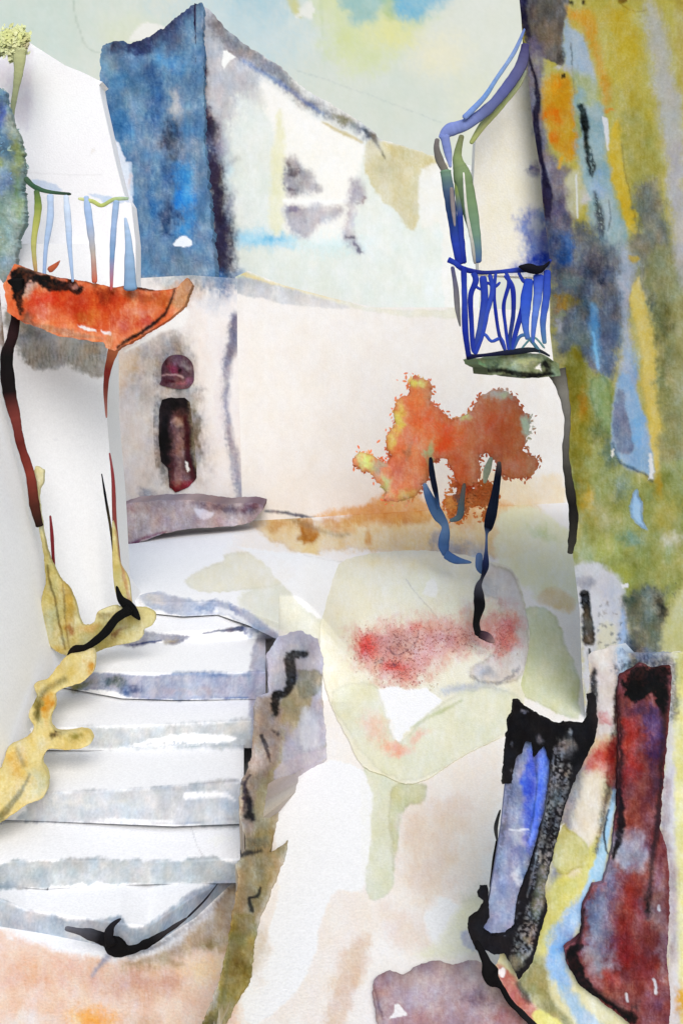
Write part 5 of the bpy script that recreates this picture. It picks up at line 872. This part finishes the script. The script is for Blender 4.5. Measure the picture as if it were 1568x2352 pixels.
# ------------------------------------------------------------------ porch with the two doors
po = thing('porch', 'lean-to porch with yellow streaked wall between a blue and a burgundy door', 'porch', (1.9, 5.9, 0))
YP = plane((1180, 1700, 5.75), (1560, 1700, 5.35), (1180, 2250, 5.2))
def paint_P(g):
    g.poly([(1340, 1640), (1420, 1600), (1440, 1700), (1400, 1900), (1360, 2050), (1280, 2200), (1230, 2250), (1270, 2000), (1300, 1850)], (206, 194, 160), .9, soft=10)
    g.poly([(1352, 1480), (1420, 1480), (1420, 1660), (1360, 1680)], (200, 190, 186), .9, soft=12); g.blob(1380, 1650, 24, 16, (180, 110, 106), .8); g.poly([(1360, 1720), (1400, 1700), (1420, 1780), (1352, 1780), (1340, 1750)], (182, 86, 74), .85, soft=16)
    g.blob(1385, 1740, 34, 26, (176, 70, 60), .7); g.poly([(1330, 1790), (1380, 1780), (1372, 1900), (1350, 1960), (1300, 1950), (1300, 1860)], (208, 198, 180), .85, soft=12)
    g.poly([(1300, 1800), (1340, 1760), (1320, 1860), (1290, 1960), (1280, 2060), (1260, 2060), (1270, 1940)], (130, 130, 140), .85, soft=14)
    g.poly([(1280, 1900), (1296, 1890), (1300, 1900), (1356, 1950), (1352, 1990), (1316, 2000), (1290, 2012), (1272, 1990), (1270, 1960)], (190, 184, 116), .85, soft=5, rim=.4, rimcol=(150, 140, 50))
    g.poly([(1286, 1895), (1292, 1888), (1284, 1908), (1276, 1912)], (240, 240, 236), 1, soft=1.5, sm=False)
    g.poly([(1270, 2020), (1330, 2010), (1370, 1920), (1392, 1960), (1350, 2060), (1300, 2120), (1260, 2200), (1230, 2300), (1220, 2260), (1240, 2120)], (200, 194, 116), .95, soft=8, warp=4)
    g.poly([(1406, 1810), (1412, 1800), (1414, 1840), (1396, 1940), (1384, 2030), (1374, 2050), (1362, 2020), (1340, 2080), (1330, 2070), (1356, 2000), (1376, 1930), (1396, 1860)], (160, 196, 218), .97, soft=4, warp=2)
    g.poly([(1340, 2060), (1360, 2100), (1320, 2140), (1300, 2200), (1310, 2270), (1260, 2250), (1250, 2190), (1280, 2120)], (140, 176, 214), .9, soft=14, warp=6); g.blob(1300, 2160, 22, 30, (96, 90, 150), .6); g.blob(1275, 2180, 26, 40, (110, 166, 216), .7)
    g.poly([(1215, 2200), (1245, 2200), (1260, 2300), (1330, 2380), (1250, 2300)], (130, 126, 70), .7, soft=12)
    g.line([(1416, 1536), (1420, 1560), (1418, 1640), (1404, 1760), (1390, 1850), (1368, 1960)], [6, 8, 16, 18, 16, 6], (50, 34, 34), .85, soft=10, fine=3); g.line([(1416, 1580), (1410, 1660)], [10, 8], (18, 16, 18), .9, soft=4)
    g.poly([(1400, 1700), (1430, 1700), (1424, 1800), (1402, 1810), (1392, 1780)], (130, 34, 28), .85, soft=9)
    g.line([(1398, 1860), (1386, 1910), (1394, 1960)], [4, 5, 4], (18, 18, 22), .9)
    g.poly([(1520, 1500), (1560, 1500), (1550, 1800), (1520, 1900), (1524, 1700)], (206, 206, 206), .9, soft=8); g.poly([(1515, 1850), (1560, 1800), (1560, 2400), (1500, 2400), (1530, 2200)], (200, 198, 204), .85, soft=10); g.poly([(1550, 1500), (1640, 1400), (1640, 2450), (1570, 2450)], (212, 208, 146), .9, soft=8); g.blob(1568, 2300, 30, 60, (200, 150, 46), .9)
    g.poly([(1140, 2220), (1170, 2230), (1210, 2290), (1290, 2400), (1220, 2400), (1160, 2300)], (180, 112, 106), .9, soft=7, warp=4); g.poly([(1142, 2232), (1152, 2224), (1162, 2226), (1156, 2246)], (236, 232, 230), .95, soft=2)
    g.poly([(1190, 2250), (1250, 2200), (1262, 2280), (1340, 2400), (1280, 2400), (1230, 2310)], (150, 146, 104), .9, soft=8, warp=5); g.poly([(1226, 2340), (1240, 2318), (1290, 2350), (1330, 2400), (1260, 2400)], (214, 210, 130), .9, soft=4); g.line([(1190, 2260), (1215, 2300)], 14, (60, 54, 52), .7, soft=6)
    g.poly([(1275, 2255), (1300, 2270), (1360, 2330), (1420, 2400), (1360, 2400), (1300, 2310)], (150, 180, 206), .85, soft=9, warp=4)
    g.poly([(1418, 1470), (1440, 1470), (1440, 1560), (1420, 1560)], (180, 204, 228), .8, soft=10); g.blob(1480, 1512, 90, 60, (104, 110, 126), .95); g.blob(1575, 1500, 50, 90, (180, 176, 110), .9); g.blob(1380, 1500, 46, 50, (208, 206, 200), .8)
    g.line([(1424, 1600), (1420, 1700), (1416, 1830)], 16, (70, 34, 36), .7, soft=14, fine=5); g.line([(1418, 1540), (1450, 1524), (1500, 1520), (1545, 1530), (1545, 1640)], 14, (30, 30, 36), .75, soft=12, warp=5, fine=7); g.line([(1530, 1800), (1524, 1920), (1545, 2000), (1545, 2200)], 16, (150, 130, 132), .7, soft=14, fine=4)
    g.poly([(1320, 1490), (1360, 1490), (1364, 1650), (1340, 1690), (1330, 1600)], (170, 164, 160), .5, soft=8)
    g.line([(1362, 1540), (1362, 1600), (1350, 1690)], [12, 18, 24], (20, 18, 18), .9, soft=5, fine=3, dry=.1)
slab('wall', [(1346, 1640), (1352, 1560), (1350, 1500), (1420, 1480), (1440, 1500), (1560, 1500), (1700, 1480), (2100, 1440), (2100, 2900), (1500, 2480), (1330, 2360), (1300, 2480), (1236, 2380), (1190, 2320), (1160, 2280), (1130, 2230), (1150, 2190), (1190, 2150), (1230, 1900), (1290, 1700), (1336, 1680)], YP, paint_P, (206, 200, 160), th=.35, parent=po, tvec=(.05, .02, 0), wob=4)
# blue door: leaf and black frame
def paint_leaf(g):
    g.blob(1210, 1800, 60, 150, (128, 134, 156), .8); g.poly([(1210, 1720), (1250, 1725), (1258, 1760), (1250, 1850), (1230, 1930), (1210, 1960), (1196, 1850)], (64, 86, 184), .85, soft=12, warp=5)
    g.poly([(1236, 1746), (1254, 1738), (1260, 1760), (1252, 1830), (1244, 1880), (1222, 1940), (1212, 1930), (1220, 1860)], (92, 118, 214), .95, soft=5, warp=2); g.poly([(1212, 1740), (1224, 1736), (1224, 1810), (1200, 1830), (1196, 1790)], (60, 86, 190), .85, soft=7)
    g.blob(1236, 1700, 30, 30, (66, 70, 84), .8); g.line([(1228, 1740), (1232, 1800), (1222, 1880), (1210, 1930)], [10, 4, 6, 5], (50, 66, 120), .8, soft=3); g.blob(1180, 1830, 26, 40, (120, 128, 150), .6)
    g.line([(1200, 1690), (1180, 1760), (1160, 1880), (1140, 2010)], [10, 14, 10, 8], (70, 72, 86), .6, soft=8, dry=.3); g.line([(1262, 1740), (1256, 1830), (1236, 1920), (1206, 2020), (1196, 2090)], [16, 18, 14, 14, 10], (40, 44, 60), .7, soft=8, dry=.2)
    g.blob(1210, 1710, 26, 20, (84, 90, 104), .8); g.blob(1185, 1920, 30, 30, (170, 176, 190), .7); g.blob(1190, 1960, 40, 26, (90, 104, 150), .7); g.blob(1186, 2010, 20, 40, (196, 200, 208), .8); g.blob(1160, 2080, 40, 60, (150, 156, 176), .8); g.blob(1150, 2140, 30, 26, (130, 140, 166), .8); g.blob(1175, 2130, 20, 26, (176, 176, 196), .7)
    g.line([(1170, 1905), (1190, 1908), (1212, 1904)], 3, (220, 224, 230), .7)
bd = bpy.data.objects.new('door', None); COL.objects.link(bd); bd.parent = po; bd['label'] = 'blue grey door in a thick black frame'; bd.empty_display_size = .1
slab('leaf', [(1176, 1700), (1190, 1676), (1250, 1680), (1268, 1700), (1280, 1760), (1266, 1830), (1250, 1900), (1236, 1960), (1220, 2020), (1200, 2090), (1180, 2150), (1130, 2160), (1106, 2140), (1120, 2080), (1134, 2000), (1150, 1900), (1160, 1800)], lambda x, y: YP(x, y) - .03, paint_leaf, (128, 134, 160), th=.03, parent=bd, m=WOOD())
def paint_fr(g):
    g.poly([(1180, 1612), (1240, 1650), (1290, 1670), (1350, 1660), (1364, 1700), (1330, 1760), (1180, 1720), (1164, 1700), (1166, 1660)], (14, 12, 14), .9, soft=6)
    g.blob(1300, 1715, 26, 40, (110, 106, 104), .75, warp=6); g.blob(1270, 1820, 16, 60, (96, 96, 96), .7); g.blob(1240, 1700, 14, 20, (90, 92, 106), .6); g.blob(1196, 1640, 10, 7, (96, 96, 110), .7); g.blob(1310, 1680, 10, 9, (140, 136, 134), .7, warp=3)
    g.blob(1240, 1990, 14, 60, (40, 40, 42), .7); g.poly([(1236, 2010), (1252, 1990), (1254, 2040), (1236, 2110), (1224, 2090)], (110, 112, 96), .7, soft=9); g.blob(1190, 2210, 26, 40, (130, 126, 112), .85, rot=20); g.blob(1215, 2160, 8, 60, (120, 116, 104), .7, rot=12); g.line([(1254, 1830), (1246, 1900), (1228, 1980), (1210, 2060)], 4, (96, 96, 96), .6)
    for pts in ([(1292, 1700), (1282, 1780), (1262, 1860), (1240, 1950), (1222, 2040)], [(1308, 1760), (1284, 1860), (1262, 1950), (1240, 2050), (1226, 2130)], [(1276, 1720), (1268, 1800), (1250, 1890)], [(1214, 2080), (1204, 2150), (1192, 2220)], [(1196, 2130), (1180, 2190)], [(1244, 2030), (1230, 2110), (1212, 2190)]): g.line(pts, [6, 14, 12, 6], (120, 120, 122), .75, soft=7, dry=.42, fine=3)
    for k in range(30):
        g.blob(1150 + 110 * _h(k, 41, 1), 1700 + 460 * _h(k, 42, 1), 5, 3 + 7 * _h(k, 43, 1), (90, 90, 94), .55, warp=4, fine=3)
slab('frame', [(1180, 1612), (1190, 1610), (1204, 1624), (1244, 1650), (1286, 1668), (1296, 1662), (1340, 1668), (1352, 1650), (1352, 1600), (1366, 1596), (1372, 1650), (1364, 1704), (1346, 1740), (1320, 1790), (1300, 1840), (1290, 1880), (1270, 1960), (1250, 2040), (1256, 2090), (1240, 2140), (1222, 2210), (1206, 2232), (1190, 2250), (1170, 2210), (1156, 2190), (1134, 2192), (1112, 2180), (1118, 2200), (1112, 2206), (1092, 2180), (1076, 2140), (1076, 2118), (1100, 2100), (1116, 2072), (1098, 2060), (1104, 2044), (1122, 2042), (1122, 2080), (1122, 2110), (1106, 2136), (1128, 2150), (1160, 2148), (1182, 2130), (1190, 2060), (1214, 2000), (1234, 1930), (1254, 1850), (1264, 1760), (1250, 1712), (1224, 1740), (1222, 1706), (1206, 1700), (1198, 1730), (1184, 1740), (1174, 1800), (1152, 1800), (1164, 1700), (1166, 1660), (1176, 1640)], lambda x, y: YP(x, y) - .05, paint_fr, (22, 20, 22), th=.05, parent=bd, m=WOOD(), wob=3)
tube('stay', [(1124, 2038), (1132, 1980), (1140, 1930)], [3, 6, 5], [(30, 28, 28)], 6.1, bd, m=WOOD()); tube('stay', [(1142, 1936), (1138, 1900), (1148, 1860)], [4, 10, 4], [(80, 80, 80), (50, 50, 50)], 6.1, bd, m=WOOD())
# thick black rope-like edge running from the door sill into the foreground
hs = tube('handrail_chain', [(1092, 2160), (1112, 2200), (1128, 2240), (1150, 2266), (1170, 2300), (1200, 2330), (1240, 2370)], [10, 18, 38, 14, 14, 16, 16], [(14, 12, 14), (16, 14, 14), (10, 10, 10), (30, 28, 30)], [5.24, 5.15, 5.02, 4.9], None, m=WOOD(), jit=.25)
hs.name = 'rope'; tag(hs, 'thick black rope trailing from the blue door sill over the boulder edge', 'rope')
# burgundy door
def paint_burg(g):
    g.poly([(1420, 1600), (1530, 1600), (1520, 1900), (1540, 2000), (1530, 2352), (1430, 2352), (1320, 2220), (1330, 2100), (1390, 1980), (1420, 1800)], (107, 52, 52), .9, soft=14)
    g.blob(1455, 1680, 26, 60, (141, 48, 45), .9); g.blob(1500, 1660, 34, 60, (72, 50, 87), .9); g.blob(1450, 1760, 34, 50, (126, 28, 23), .95); g.blob(1500, 1780, 26, 110, (77, 48, 60), .8); g.blob(1452, 1880, 30, 50, (134, 70, 62), .85); g.blob(1430, 1790, 16, 50, (100, 16, 13), .8)
    g.poly([(1424, 1910), (1450, 1930), (1490, 1960), (1470, 2000), (1424, 1990), (1404, 1960)], (141, 141, 154), .9, soft=14, warp=6); g.blob(1400, 2010, 26, 60, (100, 104, 122), .8); g.blob(1372, 2090, 34, 70, (100, 104, 122), .9); g.blob(1370, 2070, 16, 50, (75, 80, 114), .8)
    g.blob(1450, 2050, 30, 90, (126, 42, 38), .85); g.blob(1430, 2140, 30, 60, (126, 45, 40), .85); g.blob(1440, 2190, 60, 46, (126, 36, 33), .9); g.blob(1500, 2080, 34, 80, (126, 100, 100), .8); g.blob(1490, 1990, 26, 50, (126, 80, 77), .7); g.blob(1480, 2240, 60, 60, (126, 52, 48), .85)
    g.poly([(1340, 2180), (1376, 2180), (1386, 2240), (1370, 2240), (1350, 2230)], (151, 151, 157), .85, soft=10); g.blob(1400, 2245, 50, 30, (139, 58, 55), .85, rot=30); g.blob(1520, 2180, 20, 120, (126, 97, 100), .8); g.blob(1500, 2300, 30, 40, (100, 58, 75), .7)
    g.line([(1528, 1590), (1520, 1700), (1516, 1800), (1508, 1900), (1496, 1980), (1490, 2060)], [22, 16, 10, 16, 14, 10], (33, 26, 30), .85, soft=6, fine=2); g.blob(1486, 2080, 15, 44, (15, 13, 15), .95, warp=4)
    g.poly([(1426, 1560), (1440, 1560), (1456, 1530), (1500, 1536), (1520, 1524), (1542, 1540), (1536, 1580), (1528, 1640), (1512, 1620), (1500, 1590), (1480, 1610), (1450, 1612), (1434, 1600)], (6, 5, 6), .98, soft=5, warp=5, fine=5)
    g.line([(1420, 1812), (1426, 1860), (1424, 1920), (1408, 1968)], [6, 14, 14, 8], (13, 10, 11), .95, soft=3, fine=2)
    g.line([(1340, 2090), (1334, 2140), (1322, 2180), (1310, 2190)], [8, 10, 14, 16], (16, 15, 20), .9, soft=4)
    g.line([(1336, 2176), (1312, 2188), (1322, 2230), (1350, 2270), (1400, 2300), (1450, 2340)], [14, 28, 36, 26, 20, 26], (10, 8, 10), .97, soft=4, fine=3)
    g.poly([(1340, 2190), (1356, 2180), (1372, 2250), (1420, 2290), (1440, 2320), (1390, 2290), (1350, 2250)], (142, 92, 89), .5, soft=6); g.blob(1460, 2320, 20, 20, (50, 36, 40), .8)
    g.line([(1420, 1600), (1424, 1720), (1420, 1820), (1424, 1900), (1408, 1970)], [8, 10, 16, 18, 8], (20, 14, 18), .9, soft=6, fine=4); g.line([(1400, 2030), (1390, 2080), (1384, 2160)], 40, (84, 92, 130), .6, soft=24); g.blob(1376, 2130, 40, 100, (116, 118, 134), .8); g.blob(1400, 2210, 26, 30, (150, 146, 156), .5); g.blob(1520, 2100, 22, 160, (128, 96, 100), .7); g.blob(1500, 1700, 30, 90, (66, 48, 92), .7); g.blob(1445, 1700, 20, 90, (150, 50, 44), .7); g.blob(1460, 1930, 40, 40, (150, 140, 156), .5)
    g.line([(1436, 1620), (1446, 1640), (1470, 1630), (1500, 1640)], [10, 22, 26, 16], (40, 30, 50), .7, soft=14, fine=5)
    for (a, b) in [((1500, 2250), (1506, 2280)), ((1436, 2284), (1440, 2300)), ((1512, 2080), (1513, 2090)), ((1550, 2190), (1546, 2220))]: g.line([a, ((a[0] + b[0]) / 2, (a[1] + b[1]) / 2), b], 6, (194, 194, 198), .9, soft=2)
bg_ = bpy.data.objects.new('door', None); COL.objects.link(bg_); bg_.parent = po; bg_['label'] = 'burgundy door with black scorched top corners'; bg_.empty_display_size = .1
slab('leaf', [(1424, 1552), (1446, 1540), (1470, 1524), (1500, 1536), (1538, 1530), (1542, 1560), (1536, 1640), (1522, 1800), (1514, 1900), (1528, 1940), (1536, 2000), (1536, 2100), (1530, 2200), (1540, 2300), (1530, 2400), (1460, 2400), (1446, 2352), (1380, 2300), (1330, 2264), (1300, 2210), (1296, 2180), (1334, 2150), (1338, 2080), (1362, 2034), (1384, 2030), (1404, 1960), (1416, 1860), (1420, 1700), (1418, 1600)], lambda x, y: YP(x, y) - .03, paint_burg, (112, 62, 64), th=.03, parent=bg_, m=WOOD(), wob=2.5)
tube('handle', [(1488, 2050), (1486, 2080), (1490, 2110)], [10, 22, 12], [(26, 24, 26), (14, 12, 14)], 5.45, bg_, m=METAL())
